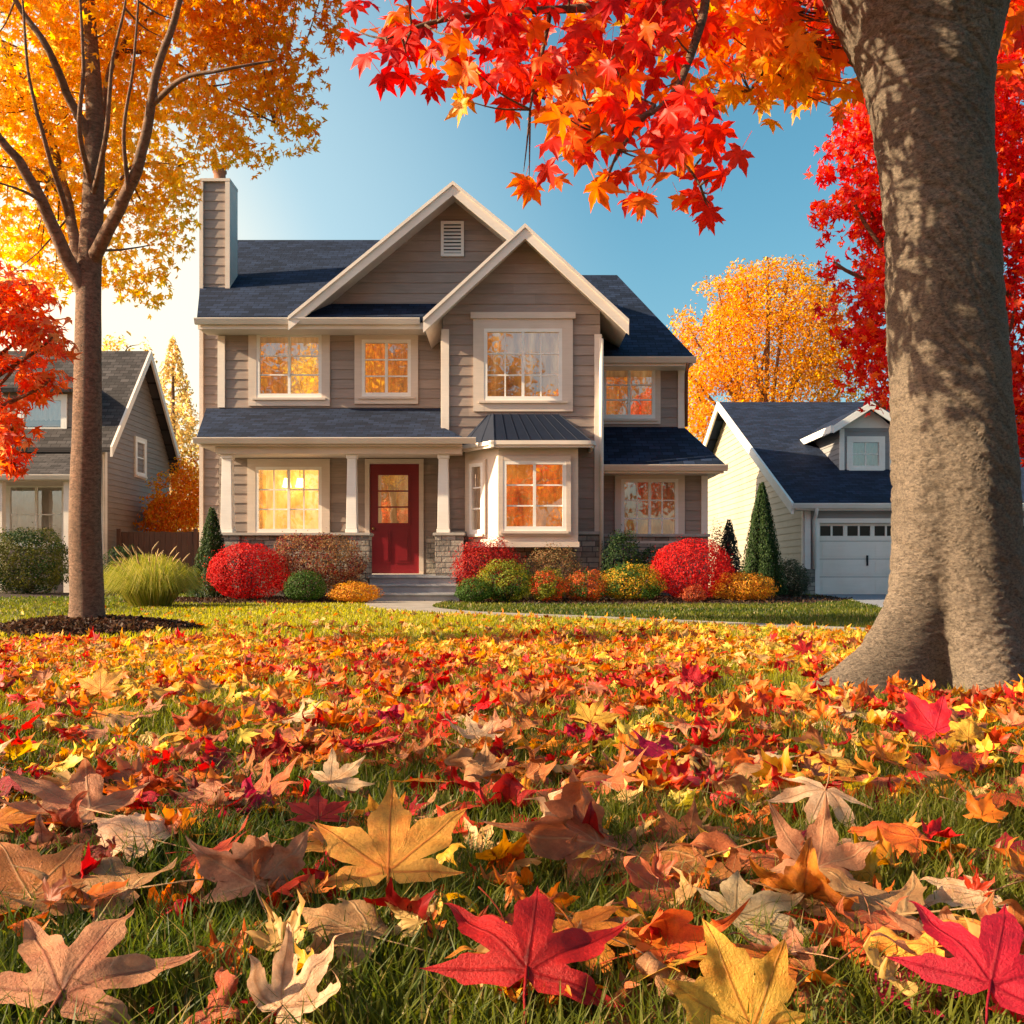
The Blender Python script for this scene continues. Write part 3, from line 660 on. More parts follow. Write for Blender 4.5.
gable_roof(BX, BZ, BT, BX - 3.32, 1.72, 20.3, 24.2, rake=0.24)
fr = gable_roof(GX, GZ, GT, PX(424, 19.15), PX(628, 19.15), 19.15, 23.2, rake=0.24, sd=1.9)
r = MB(); r.slab([(BX - 3.1, EV - 0.05, 5.74), (PX(424, EV), EV - 0.05, 5.74), (PX(424, EV), 20.94, 6.1), (BX - 3.1, 20.94, 6.1)], 0.08, (1, 0, 0)); r.build('roof', M['shingle'], H, recalc=False)
r = MB(); rE, rR, rz0, rz1 = PX(694, 20.4), PX(617, RY), PZ(356, 20.4), PZ(275, RY)
r.slab([(0.9, 20.4, rz0), (rE, 20.4, rz0), (rR, RY, rz1), (0.9, RY, rz1)], 0.12, (1, 0, 0)); r.slab([(rE, 20.4, rz0), (rE, 28.2, rz0), (rR, RY, rz1)], 0.12, (0, 1, 0)); r.slab([(rE, 28.2, rz0), (0.9, 28.2, rz0), (0.9, RY, rz1), (rR, RY, rz1)], 0.12, (1, 0, 0))
r.build('roof', M['shingle'], H, recalc=False)
r = MB(); e0, ez0, ez1 = PX(725, 19.6), PZ(464, 19.6), PZ(427, 21.0)
r.slab([(XS1, 19.6, ez0), (e0, 19.6, ez0), (XR + 0.02, 21.0, ez1), (XS1, 21.0, ez1)], 0.10, (1, 0, 0)); r.slab([(e0, 19.6, ez0), (e0, 26.2, ez0), (XR + 0.02, 26.2, ez1), (XR + 0.02, 21.0, ez1)], 0.10, (0, 1, 0))
r.build('roof', M['shingle'], H, recalc=False)
# eaves: soffit, fascia and gutters
for nm_, bx_ in (('soffit', (-6.4, PX(424, 20.4), 20.42, 21.0, 5.52, 5.56)), ('soffit', (XS1 + 0.03, rE - 0.03, 20.45, 21.0, rz0 - 0.18, rz0 - 0.14)), ('soffit', (XS1 + 0.03, e0 - 0.03, 19.68, 20.3, ez0 - 0.16, ez0 - 0.12)), ('soffit', (XR2 + 0.03, e0 - 0.03, 20.302, 26, ez0 - 0.16, ez0 - 0.12)),
                ('fascia', (-6.40, PX(424, 20.4), 20.365, 20.418, 5.50, 5.63)), ('fascia', (XS1 + 0.03, rE - 0.02, 20.41, 20.448, rz0 - 0.2, rz0 - 0.122)), ('fascia', (XS1 + 0.03, e0 - 0.02, 19.61, 19.678, ez0 - 0.18, ez0 - 0.102))):
    k = MB(); k.box(*bx_); k.build(nm_, M['cream'], H)
gutter(H, -6.44, PX(420, 20.3), EV, 5.70); gutter(H, XS1 + 0.05, rE + 0.03, 20.4, rz0 - 0.03, 'trim'); gutter(H, XS1 + 0.06, e0 + 0.04, 19.6, ez0 - 0.02, 'trim')
# corner boards and downpipes
for A in ((FM, XL - 0.02, XL + 0.13, 4.0, 5.5), (FS, XS0 - 0.03, XS0 + 0.12, 1.34, 5.3), (FS, XS1 - 0.11, XS1 + 0.03, 1.345, 5.2), (FM, XR - 0.11, XR + 0.03, 3.5, 4.8), (F6, XR2 - 0.10, XR2 + 0.03, 1.32, 2.5)):
    k = MB(); k.fbox(*A, 0.0, 0.045)
    if A[0] is FS and A[1] < 0: k.fbox(side(XS0, -1), YS + 0.0, YS + 0.13, 1.34, 5.2, 0.002, 0.04)
    k.build('corner_board', M['cream'], H)
k = MB(); k.tube([(XS1 + 0.02, YS - 0.09, 5.1), (XS1 + 0.02, YS - 0.11, 3.4), (XS1 + 0.02, YS - 0.11, 0.05)], [0.042] * 3, 10); k.build('downpipe', M['cream'], H, smooth=True)
k = MB(); k.tube([(rE - 0.12, 20.36, rz0 - 0.14), (rE - 0.14, 20.5, rz0 - 0.34), (XR + 0.06, 20.95, rz0 - 0.62), (XR + 0.06, 20.97, 3.6)], [0.038] * 4, 8); k.build('downpipe', M['copper'], H, smooth=True, label='dark copper downpipe')
# windows
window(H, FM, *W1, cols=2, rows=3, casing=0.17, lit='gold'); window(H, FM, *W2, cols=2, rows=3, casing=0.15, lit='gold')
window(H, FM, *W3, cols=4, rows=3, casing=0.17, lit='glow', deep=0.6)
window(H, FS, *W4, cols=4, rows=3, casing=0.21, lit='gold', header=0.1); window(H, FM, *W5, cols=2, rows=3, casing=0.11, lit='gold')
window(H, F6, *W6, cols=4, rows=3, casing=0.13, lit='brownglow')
for a in (0.42, 0.62):
    x = W3[0] + (W3[1] - W3[0]) * a
    t = thing('pendant_lamp', 'glowing pendant lamp behind the porch window, %s one' % ('left' if a < 0.5 else 'right'), 'lamp', (x, YM + 0.3, W3[3] - 0.4), 'lamps behind the porch window')
    k = MB(); k.lathe([(0.06, 0.19), (0.10, 0.0), (0.095, 0.0), (0.055, 0.185), (0.0, 0.188)], (x, YM + 0.3, W3[3] - 0.4), 16); k.build('lamp_shade', M['lamp'], t, smooth=True)
    k = MB(); k.tube([(x, YM + 0.3, W3[3] - 0.22), (x, YM + 0.3, W3[3] + 0.01)], [0.006] * 2, 6); k.build('cord', M['dark'], t)
# gable vent
V = rect(20.92, 441, 464, 222, 257)
k = MB()
for A in ((V[0], V[0] + 0.06, V[2], V[3]), (V[1] - 0.06, V[1], V[2], V[3]), (V[0] + 0.06, V[1] - 0.06, V[2], V[2] + 0.06), (V[0] + 0.06, V[1] - 0.06, V[3] - 0.06, V[3])): k.fbox(FB, *A, 0.0, 0.06)
vent = k.build('gable_vent', M['white'], H)
k = MB(); k.fbox(FB, V[0] + 0.05, V[1] - 0.05, V[2] + 0.05, V[3] - 0.05, 0.024, 0.028); k.build('backing', M['dark'], vent)
for i in range(8):
    z = V[2] + 0.075 + i * (V[3] - V[2] - 0.14) / 8; k = MB()
    k.hexa([wp(FB, V[0] + 0.06, z, 0.055), wp(FB, V[1] - 0.06, z, 0.055), wp(FB, V[1] - 0.06, z + 0.045, 0.03), wp(FB, V[0] + 0.06, z + 0.045, 0.03)],
           [wp(FB, V[0] + 0.06, z + 0.012, 0.055), wp(FB, V[1] - 0.06, z + 0.012, 0.055), wp(FB, V[1] - 0.06, z + 0.055, 0.03), wp(FB, V[0] + 0.06, z + 0.055, 0.03)])
    k.build('louvre_slat', M['white'], vent)
# bay window
by0, bz0, bz1 = 18.9, 1.06, 2.93
bp = [(-0.92, 19.56), (-0.25, by0), (1.25, by0), (1.25, 19.56)]
WB = rect(by0, 503, 566, 461, 531); FBY = front(by0)
d = Vector((bp[1][0] - bp[0][0], bp[1][1] - bp[0][1], 0)); dl = d.length; d.normalize()
FBL = (Vector((bp[0][0], bp[0][1], 0)), d, Vector((d.y, -d.x, 0)))
WL = (0.17, 0.55, PZ(534, 19.25), PZ(463, 19.25))
k = MB()
def panel(F, a0, a1, z0, z1, hole=None):
    if hole is None: k.fbox(F, a0, a1, z0, z1, -0.06, 0.0); return
    h0, h1, q0, q1 = hole
    k.fbox(F, a0, h0, z0, z1, -0.06, 0); k.fbox(F, h1, a1, z0, z1, -0.06, 0); k.fbox(F, h0, h1, z0, q0, -0.06, 0); k.fbox(F, h0, h1, q1, z1, -0.06, 0)
panel(FBY, -0.25, 1.189, bz0, bz1, WB); panel(FBL, 0, dl, bz0, bz1, WL); panel(side(1.25, 1), by0, 19.56, bz0, bz1)
k.poly([(p[0], p[1], bz0 + 0.002) for p in bp])
k.fbox(FBY, -0.27, 1.27, bz0 - 0.04, bz0 + 0.06, -0.02, 0.05); k.fbox(FBL, 0, dl - 0.02, bz0 - 0.04, bz0 + 0.06, -0.02, 0.05)
BAY = k.build('bay', M['trim'], H)
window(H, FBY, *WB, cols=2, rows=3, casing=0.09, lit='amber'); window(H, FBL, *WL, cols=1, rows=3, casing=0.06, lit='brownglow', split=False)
ee = [(-1.08, 19.59), (-0.33, 18.74), (1.50, 18.74), (1.50, 19.59)]; tt = [(-0.50, 19.59), (-0.36, 19.40), (0.90, 19.40), (0.94, 19.59)]
zt = PZ(415, 19.5); k = MB()
for i in range(3):
    k.poly([(*ee[i], 2.99), (*ee[i + 1], 2.99), (*tt[i + 1], zt), (*tt[i], zt)])
k.poly([(*p, zt) for p in tt]); k.poly([(*p, 2.985) for p in reversed(ee)])
BR = k.build('bay_roof', M['metal_roof'], H)
k = MB()
for i in range(9):
    t = i / 8; p = Vector((ee[1][0] + (ee[2][0] - ee[1][0]) * t, ee[1][1], 3.0)); q = Vector((tt[1][0] + (tt[2][0] - tt[1][0]) * t, tt[1][1], zt + 0.01)); k.bar(p, q, 0.014, 0.010)
for i in (0, 1):
    t = (i + 0.4) / 2.2; p = Vector((ee[0][0] + (ee[1][0] - ee[0][0]) * t, ee[0][1] + (ee[1][1] - ee[0][1]) * t, 3.0)); q = Vector((tt[0][0] + (tt[1][0] - tt[0][0]) * t, tt[0][1] + (tt[1][1] - tt[0][1]) * t, zt + 0.01)); k.bar(p, q, 0.014, 0.010)
k.build('standing_seam', M['metal_roof'], BR)
k = MB()
ring_ = smooth_line([(-1.1, 19.6), (-0.36, 18.73), (-0.3, 18.70), (1.3, 18.70), (1.47, 18.76), (1.52, 18.92), (1.52, 19.59)], 6)
for (o, z0, z1) in ((0.0, 2.88, 2.985), (0.035, 2.93, 3.005)):
    L = ribbon(ring_, 0.05 + 0); kk = len(ring_)
    Rr = ribbon(ring_, 0.05 + 2 * o)
    for i in range(kk - 1):
        a, b, c, dd = Rr[2 * kk - 1 - i], Rr[2 * kk - 2 - i], L[i + 1], L[i]
        k.hexa([(*a, z0), (*b, z0), (*c, z0), (*dd, z0)], [(*a, z1), (*b, z1), (*c, z1), (*dd, z1)])
k.build('fascia', M['cream'], BR)
# porch
pe, pz0, pz1 = 18.95, 3.10, 3.99
sl_ = (pz1 - pz0) / (YM - pe)
r = MB(); r.slab([(-5.98, pe, pz0), (-1.36, pe, pz0), (-1.36, YM, pz1), (-6.42, YM, pz1)], 0.10, (1, 0, 0))
r.slab([(-1.36, pe, pz0), (-0.92, pe, pz0), (-1.32, 19.57, pz0 + (19.57 - pe) * sl_), (-1.36, 19.57, pz0 + (19.57 - pe) * sl_)], 0.10, (1, 0, 0))
PR = r.build('porch_roof', M['shingle'], H, recalc=False)
gutter(H, -6.02, PX(476, pe), pe, pz0 - 0.01, 'cream', 0.11, 0.11, parent=PR)
k = MB(); k.box(-5.95, -0.95, 18.97, 21.0, 2.945, 2.99); k.build('porch_ceiling', M['trim'], PR)
k = MB(); k.box(-5.66, -0.96, 19.10, 19.42, 2.81, 2.943); k.build('porch_beam', M['trim'], PR)
k = MB(); k.box(-6.1, -0.98, 19.24, 20.93, 0, 0.5); k.box(-6.1, -2.72, 19.2, 19.235, 0.42, 0.505); k.build('porch_floor', M['concrete'], H)
st = [(18.93, 19.235, 0.48), (18.60, 18.925, 0.325), (18.27, 18.595, 0.165)]
k = MB()
for i, (y0, y1, z) in enumerate(st):
    k.box(-2.70 - 0.02 * i, -1.06 + 0.05 * i, y0, y1, 0, z - 0.045); k.box(-2.72 - 0.02 * i, -1.04 + 0.05 * i, y0 - 0.035, y1 - 0.002, z - 0.044, z)
k.build('front_steps', M['concrete'], H, bevel=0.006)
k = MB(); k.box(-5.72, -2.74, 19.12, 19.46, 0, 1.24); k.box(-5.75, -5.2, 19.07, 19.5, 0, 1.2405); k.box(-3.1, -2.735, 19.06, 19.52, 0, 1.2415); k.box(-1.47, -0.93, 19.06, 19.50, 0, 1.2425)
k.build('porch_wall', M['stone'], H)
for a, b in ((-5.78, -2.70), (-1.51, -0.90)):
    k = MB(); k.box(a, b, 19.03, 19.53, 1.244, 1.30); k.build('stone_cap', M['cap'], H, bevel=0.008)
for x0, x1 in ((222, 233), (347, 357), (438, 449)):
    a, b = PX(x0, 19.25), PX(x1, 19.25); c = (a + b) / 2; hwid = (b - a) / 2; k = MB()
    k.hexa([(c - hwid * 1.08, 19.27 - hwid * 1.08, 1.38), (c + hwid * 1.08, 19.27 - hwid * 1.08, 1.38), (c + hwid * 1.08, 19.27 + hwid * 1.08, 1.38), (c - hwid * 1.08, 19.27 + hwid * 1.08, 1.38)],
           [(c - hwid * 0.86, 19.27 - hwid * 0.86, 2.73), (c + hwid * 0.86, 19.27 - hwid * 0.86, 2.73), (c + hwid * 0.86, 19.27 + hwid * 0.86, 2.73), (c - hwid * 0.86, 19.27 + hwid * 0.86, 2.73)])
    pc = k.build('porch_column', M['white'], H, bevel=0.008)
    k = MB(); k.box(c - hwid * 1.2, c + hwid * 1.2, 19.27 - hwid * 1.2, 19.27 + hwid * 1.2, 1.302, 1.379); k.build('column_base', M['white'], pc, bevel=0.006)
    k = MB(); k.box(c - hwid * 1.05, c + hwid * 1.05, 19.27 - hwid * 1.05, 19.27 + hwid * 1.05, 2.731, 2.808); k.build('column_cap', M['white'], pc, bevel=0.006)
# front door
FD = front(YM)
k = MB(); a0, a1, z0, z1 = DR; lx0, lx1, lz0, lz1 = PX(378, YM), PX(408, YM), PZ(523, YM), PZ(475, YM)
def dbox(mb, A, d0, d1): mb.fbox(FD, *A, d0, d1)
for A in ((a0, lx0, z0, z1), (lx1, a1, z0, z1), (lx0, lx1, z0, lz0), (lx0, lx1, lz1, z1)): dbox(k, A, -0.06, -0.015)
am = (lx0 + lx1) / 2
for q0, q1 in ((lx0 - 0.04, am - 0.05), (am + 0.05, lx1 + 0.04)):               # two raised lower panels
    dbox(k, (q0, q1, z0 + 0.22, z0 + 0.92), -0.014, -0.002); dbox(k, (q0 + 0.05, q1 - 0.05, z0 + 0.27, z0 + 0.87), -0.0015, 0.008)
for A in ((lx0 - 0.04, lx0, lz0 - 0.04, lz1 + 0.04), (lx1, lx1 + 0.04, lz0 - 0.04, lz1 + 0.04), (lx0, lx1, lz0 - 0.04, lz0), (lx0, lx1, lz1, lz1 + 0.04)): dbox(k, A, -0.014, 0.004)
for i in (1, 2):
    z = lz0 + (lz1 - lz0) * i / 3; dbox(k, (lx0, lx1, z - 0.014, z + 0.014), -0.05, -0.004)
DO = k.build('door', M['door'], H)
k = MB(); k.poly([wp(FD, lx0, lz0, -0.03), wp(FD, lx1, lz0, -0.03), wp(FD, lx1, lz1, -0.03), wp(FD, lx0, lz1, -0.03)]); k.build('pane', M['glass'], DO, recalc=False)
k = MB(); k.poly([wp(FD, lx0 - .05, lz0 - .05, -0.16), wp(FD, lx1 + .05, lz0 - .05, -0.16), wp(FD, lx1 + .05, lz1 + .05, -0.16), wp(FD, lx0 - .05, lz1 + .05, -0.16)]); k.build('curtain', M['gold'], DO, recalc=False)  # glows to imitate golden trees mirrored in the door glass
k = MB(); c = wp(FD, a0 + 0.075, 1.46, -0.014)
k.tube([c, c + Vector((0, -0.03, 0)), c + Vector((0, -0.035, 0)), c + Vector((0, -0.06, 0)), c + Vector((0, -0.075, 0))], [0.018, 0.014, 0.028, 0.03, 0.015], 12); k.build('handle', M['brass'], DO, smooth=True)
k = MB()
for A in ((a0 - 0.10, a0 - 0.005, z0, z1 + 0.10), (a1 + 0.005, a1 + 0.10, z0, z1 + 0.10), (a0 - 0.005, a1 + 0.005, z1 + 0.005, z1 + 0.10)): k.fbox(FD, *A, -0.08, 0.05)
k.fbox(FD, a0 - 0.1, a1 + 0.1, z0 - 0.02, z0 - 0.001, -0.08, 0.09); k.build('door_frame', M['trim'], DO)
# chimney
k = MB(); cx0, cx1, cz = -6.74, -6.14, PZ(182, 21.7)
siding(k, front(21.7), [(cx0, 0), (cx1, 0), (cx1, cz), (cx0, cz)]); siding(k, side(cx1, 1), [(21.7, 5), (22.25, 5), (22.25, cz), (21.7, cz)]); siding(k, side(cx0, -1), [(21.7, 0), (22.25, 0), (22.25, cz), (21.7, cz)])
k.poly([(cx0, 22.25, 0), (cx1, 22.25, 0), (cx1, 22.25, cz), (cx0, 22.25, cz)]); CH = k.build('chimney', M['siding'], H)
k = MB(); k.box(cx1 - 0.07, cx1 + 0.03, 21.645, 22.27, 6.5, cz - 0.003); k.box(cx0 - 0.03, cx0 + 0.05, 21.645, 21.80, 0, cz - 0.003); k.box(cx0 - 0.02, cx1 + 0.035, 21.64, 22.28, cz, cz + 0.06); k.build('corner_board', M['trim'], CH)
k = MB(); k.lathe([(0.16, 0), (0.16, 0.06), (0.13, 0.09), (0.125, 0.22), (0.15, 0.24), (0.15, 0.29), (0.10, 0.29), (0.10, 0.1), (0, 0.1)], (-6.42, 21.97, cz + 0.061), 18); k.lathe([(0.02, 0.29), (0.16, 0.36), (0.0, 0.45)], (-6.42, 21.97, cz + 0.061), 12); k.build('chimney_pot', M['terracotta'], CH, smooth=True)

# ------------------------------------------------------------------ right neighbour with garage
G = thing('garage_house', 'cream sided house with blue slate roof, dormer and white garage door', 'house', (10, 26, 0))
gx, gy0, gym = PX(805, 24), 24.0, 32.3; gze, gzr = PZ(503, 23.7), PZ(402, 32.3); gs = (gzr - gze) / (gym - 23.7)
k = MB(); siding(k, side(gx, -1), [(gy0, 0), (2 * gym - gy0, 0), (2 * gym - gy0, gze + 0.05), (gym, gzr - 0.12), (gy0, gze + 0.02)], e=0.17, t=0.016)
k.build('wall', M['cream_siding'], G)
gd0, gd1, gdz = PX(819, 24), 12.6, PZ(523, 24); FG = front(gy0)
k = MB(); siding(k, FG, [(gx, 0), (21, 0), (21, gze + 0.05), (gx, gze + 0.05)], [(gd0, gd1, 0, gdz)], e=0.15)
k.poly([(21, gy0, 0), (21, 2 * gym - gy0, 0), (21, 2 * gym - gy0, gze), (21, gym, gzr - .1), (21, gy0, gze)]); k.build('wall', M['grey_siding'], G)
k = MB(); k.slab([(gx - 0.35, 23.7, gze), (21.3, 23.7, gze), (21.3, gym, gzr), (gx - 0.35, gym, gzr)], 0.12, (1, 0, 0)); k.slab([(gx - 0.35, 2 * gym - 23.7, gze), (21.3, 2 * gym - 23.7, gze), (21.3, gym, gzr), (gx - 0.35, gym, gzr)], 0.12, (1, 0, 0))
GR = k.build('roof', M['shingle'], G, recalc=False)
k = MB()
for ya in (23.7, 2 * gym - 23.7):
    x0, x1 = gx - 0.41, gx - 0.352
    k.hexa([(x0, ya, gze - 0.26), (x1, ya, gze - 0.26), (x1, gym, gzr - 0.26), (x0, gym, gzr - 0.26)], [(x0, ya, gze + 0.01), (x1, ya, gze + 0.01), (x1, gym, gzr + 0.01), (x0, gym, gzr + 0.01)])
k.build('rake_board', M['white'], GR)
gutter(G, gx - 0.4, 21.3, 23.7, gze - 0.01, 'white', parent=GR)
k = MB(); k.box(gx - 0.3, 21, 23.72, 24.0, gze - 0.17, gze - 0.13); k.build('soffit', M['white'], GR)
k = MB(); k.fbox(FG, gx - 0.02, gx + 0.12, 0.62, gze - 0.17, 0, 0.05); k.fbox(side(gx, -1), gy0, gy0 + 0.14, 0.62, gze - 0.17, 0.002, 0.05); k.build('corner_board', M['white'], G)
k = MB(); k.tube([(gx + 0.18, 23.66, gze - 0.12), (gx + 0.2, 23.8, gze - 0.28), (gx + 0.2, 23.92, gze - 0.4), (gx + 0.2, 23.92, 0.62)], [0.045] * 4, 10); k.build('downpipe', M['white'], G, smooth=True)
k = MB(); k.box(gx - 0.08, gd0 - 0.12, gy0 - 0.09, gy0 + 0.3, 0, 0.60); k.build('stone_base', M['stone'], G)
k = MB()
for A in ((gd0 - 0.11, gd0, 0, gdz + 0.11), (gd1, gd1 + 0.11, 0, gdz + 0.11), (gd0, gd1, gdz, gdz + 0.11)): k.fbox(FG, *A, -0.1, 0.05)
k.build('door_frame', M['white'], G)
k = MB(); nr = 4; hrow = gdz / nr
for i in range(nr):
    z0, z1 = i * hrow + 0.004, (i + 1) * hrow - 0.006
    if i < nr - 1:
        k.fbox(FG, gd0, gd1, z0, z1, -0.12, -0.07)
        for j in range(4):
            b0 = gd0 + 0.1 + j * (gd1 - gd0 - 0.1) / 4; b1 = b0 + (gd1 - gd0 - 0.1) / 4 - 0.1
            k.fbox(FG, b0, b1, z0 + 0.07, z1 - 0.07, -0.069, -0.06)
    else:
        k.fbox(FG, gd0, gd1, z0, z0 + 0.12, -0.12, -0.07); k.fbox(FG, gd0, gd1, z1 - 0.06, z1, -0.12, -0.07)
        nw = 16
        for j in range(nw + 1):
            b = gd0 + j * (gd1 - gd0) / nw; hwid = 0.05 if j % 2 == 0 else 0.022
            k.fbox(FG, max(gd0, b - hwid), min(gd1, b + hwid), z0 + 0.12, z1 - 0.06, -0.118, -0.071)
GD = k.build('garage_door', M['garage'], G)
k = MB(); k.poly([wp(FG, gd0, gdz - hrow, -0.1), wp(FG, gd1, gdz - hrow, -0.1), wp(FG, gd1, gdz, -0.1), wp(FG, gd0, gdz, -0.1)]); k.build('pane', M['dark_glass'], GD, recalc=False)
k = MB(); k.fbox(FG, gd0 - 0.05, gd1 + 0.05, 0, gdz + 0.05, -0.7, -0.6); k.build('backing', M['dark'], GD)
k = MB(); xh = PX(868, 24); k.fbox(FG, xh - 0.02, xh + 0.02, 0.7, 0.95, -0.068, -0.03); k.build('handle', M['dark'], GD)
# dormer
dy = 26.0; d0, d1 = PX(840, dy), PX(893, dy); dzb, dze = PZ(473, dy), PZ(428, dy); FDm = front(dy)
DW = (PX(850, dy), PX(881, dy), PZ(469, dy), PZ(440, dy))
k = MB(); siding(k, FDm, [(d0, dzb - 0.1), (d1, dzb - 0.1), (d1, dze), (d0, dze)], [DW], e=0.14)
yb = 23.7 + (dze - gze) / gs
for X, sg in ((d0, -1), (d1, 1)): siding(k, side(X, sg), [(dy, dzb - 0.1), (yb, dze), (dy, dze)], e=0.14)
DM = k.build('dormer', M['grey_siding'], GR)
k = MB(); xm = (d0 + d1) / 2; yr = 23.7 + (dze + 0.62 - gze) / gs
k.slab([(d0 - 0.28, dy - 0.3, dze), (xm, dy - 0.3, dze + 0.62), (xm, yr + 0.3, dze + 0.62), (d0 - 0.28, yb + 0.2, dze)], 0.1, (0, 1, 0)); k.slab([(d1 + 0.28, dy - 0.3, dze), (xm, dy - 0.3, dze + 0.62), (xm, yr + 0.3, dze + 0.62), (d1 + 0.28, yb + 0.2, dze)], 0.1, (0, 1, 0))
k.build('dormer_roof', M['shingle'], GR, recalc=False)
k = MB(); k.box(d0 - 0.34, d0 - 0.282, dy - 0.32, yb + 0.1, dze - 0.16, dze + 0.02); k.fbox(FDm, d0 - 0.02, d0 + 0.1, dzb - 0.1, dze - 0.02, 0, 0.05); k.fbox(FDm, d1 - 0.1, d1 + 0.02, dzb - 0.1, dze - 0.02, 0, 0.05)
for x, sg in ((d0 - 0.28, -1), (d1 + 0.28, 1)):
    k.hexa([(xm, dy - 0.35, dze + 0.44), (x, dy - 0.35, dze - 0.18), (x, dy - 0.302, dze - 0.18), (xm, dy - 0.302, dze + 0.44)], [(xm, dy - 0.35, dze + 0.63), (x, dy - 0.35, dze + 0.01), (x, dy - 0.302, dze + 0.01), (xm, dy - 0.302, dze + 0.63)])
k.poly([wp(FDm, d0, dze, 0.01), wp(FDm, d1, dze, 0.01), wp(FDm, xm, dze + 0.6, 0.01)])
k.build('dormer_trim', M['white'], GR)
window(G, FDm, *DW, cols=2, rows=2, casing=0.09, lit='pale', split=False, trim='white')

# ------------------------------------------------------------------ left neighbour
N = thing('neighbour_house', 'brown shingled house behind the young yellow tree at the lawn edge', 'house', (-14, 26, 0))
nx, ny0, nym, nze, nzr = -10.63, 26.0, 28.5, 3.75, 6.85; ns = (nzr - nze) / (nym - 25.7)
FN = front(ny0)
NW = (PX(8, ny0), PX(65, ny0), PZ(545, ny0), PZ(485, ny0))
k = MB(); siding(k, side(nx, 1), [(ny0, 0), (2 * nym - ny0, 0), (2 * nym - ny0, nze + 0.25), (nym, nzr - 0.1), (ny0, nze + 0.25)], e=0.15, t=0.018); k.build('wall', M['brown_siding'], N)
k = MB(); siding(k, FN, [(-20, 0), (nx, 0), (nx, nze + 0.25), (-20, nze + 0.25)], [NW], e=0.17); k.build('wall', M['brown_siding'], N)
k = MB(); k.slab([(-20.3, 25.7, nze), (nx + 0.3, 25.7, nze), (nx + 0.3, nym, nzr), (-20.3, nym, nzr)], 0.12, (1, 0, 0)); k.slab([(-20.3, 2 * nym - 25.7, nze), (nx + 0.3, 2 * nym - 25.7, nze), (nx + 0.3, nym, nzr), (-20.3, nym, nzr)], 0.12, (1, 0, 0))
k.slab([(-20.3, 24.5, 2.95), (PX(75, 24.5), 24.5, 2.95), (PX(75, 24.5), 26, 3.74), (-20.3, 26, 3.74)], 0.1, (1, 0, 0))
NR = k.build('roof', M['shingle_brown'], N, recalc=False)
k = MB()
for ya in (25.7, 2 * nym - 25.7):
    x0, x1 = nx + 0.302, nx + 0.36
    k.hexa([(x0, ya, nze - 0.24), (x1, ya, nze - 0.24), (x1, nym, nzr - 0.24), (x0, nym, nzr - 0.24)], [(x0, ya, nze + 0.02), (x1, ya, nze + 0.02), (x1, nym, nzr + 0.02), (x0, nym, nzr + 0.02)])
xe = PX(75, 24.5); k.hexa([(xe + .002, 24.48, 2.74), (xe + .06, 24.48, 2.74), (xe + .06, 26, 3.53), (xe + .002, 26, 3.53)], [(xe + .002, 24.48, 2.97), (xe + .06, 24.48, 2.97), (xe + .06, 26, 3.76), (xe + .002, 26, 3.76)])
k.build('rake_board', M['cream'], NR)
gutter(N, -20.3, xe, 24.5, 2.93, 'cream', parent=NR)
k = MB(); k.box(-20, xe - 0.02, 24.55, 26, 2.78, 2.82); k.build('soffit', M['cream'], NR)
for x in (PX(1, 24.8), xe - 0.25):
    k = MB(); k.box(x - 0.1, x + 0.1, 24.65, 24.85, 0, 2.78); k.build('porch_post', M['cream'], N)
k = MB(); k.fbox(FN, nx - 0.13, nx + 0.02, 0, 3.6, 0, 0.05); k.fbox(side(nx, 1), ny0, ny0 + 0.15, 0, 3.7, 0.002, 0.05); k.build('corner_board', M['cream'], N)
window(N, FN, *NW, cols=2, rows=2, casing=0.09, lit='pale', trim='white')
ndy = 26.25; FND = front(ndy); ND = (PX(22, ndy), PX(64, ndy), PZ(431, ndy), PZ(398, ndy)); n0, n1 = ND[0] - 0.5, ND[1] + 0.28; nz0, nz1 = ND[2] - 0.3, ND[3] + 0.22
k = MB(); siding(k, FND, [(n0, nz0), (n1, nz0), (n1, nz1), (n0, nz1)], [ND], e=0.15)
yb = 25.7 + (nz1 - nze) / ns
for X, sg in ((n0, -1), (n1, 1)): siding(k, side(X, sg), [(ndy, nz0), (yb, nz1), (ndy, nz1)], e=0.15)
k.build('dormer', M['brown_siding'], NR)
k = MB(); k.slab([(n0 - 0.2, ndy - 0.25, nz1), (n1 + 0.2, ndy - 0.25, nz1), (n1 + 0.2, yb + 0.9, nz1 + 0.35), (n0 - 0.2, yb + 0.9, nz1 + 0.35)], 0.1, (1, 0, 0)); k.build('dormer_roof', M['shingle_brown'], NR, recalc=False)
window(N, FND, *ND, cols=1, rows=1, casing=0.09, lit='pale', split=False, trim='white')
# side window and fence
window(N, side(nx, 1), 28.2, 28.9, 3.3, 4.3, cols=1, rows=2, casing=0.08, lit='brownglow', split=False, trim='cream')
FE = thing('board_fence', 'brown stained board fence between the two houses', 'fence', (-8.8, 26.6, 0))
k = MB(); x = -10.5
while x < -6.2:
    k.box(x, x + 0.135, 26.6 + random.uniform(0, .006), 26.625, 0.03, 1.62 + random.uniform(-.012, .012)); x += 0.143
k.build('board_panel', M['fence'], FE)
k = MB(); k.box(-10.5, -6.2, 26.626, 26.67, 0.3, 0.4); k.box(-10.5, -6.2, 26.626, 26.67, 1.3, 1.4); k.build('rail', M['fence'], FE)
for x in (-10.45, -8.4, -6.3):
    k = MB(); k.box(x - 0.05, x + 0.05, 26.54, 26.599, 0, 1.7); k.build('post', M['fence'], FE)

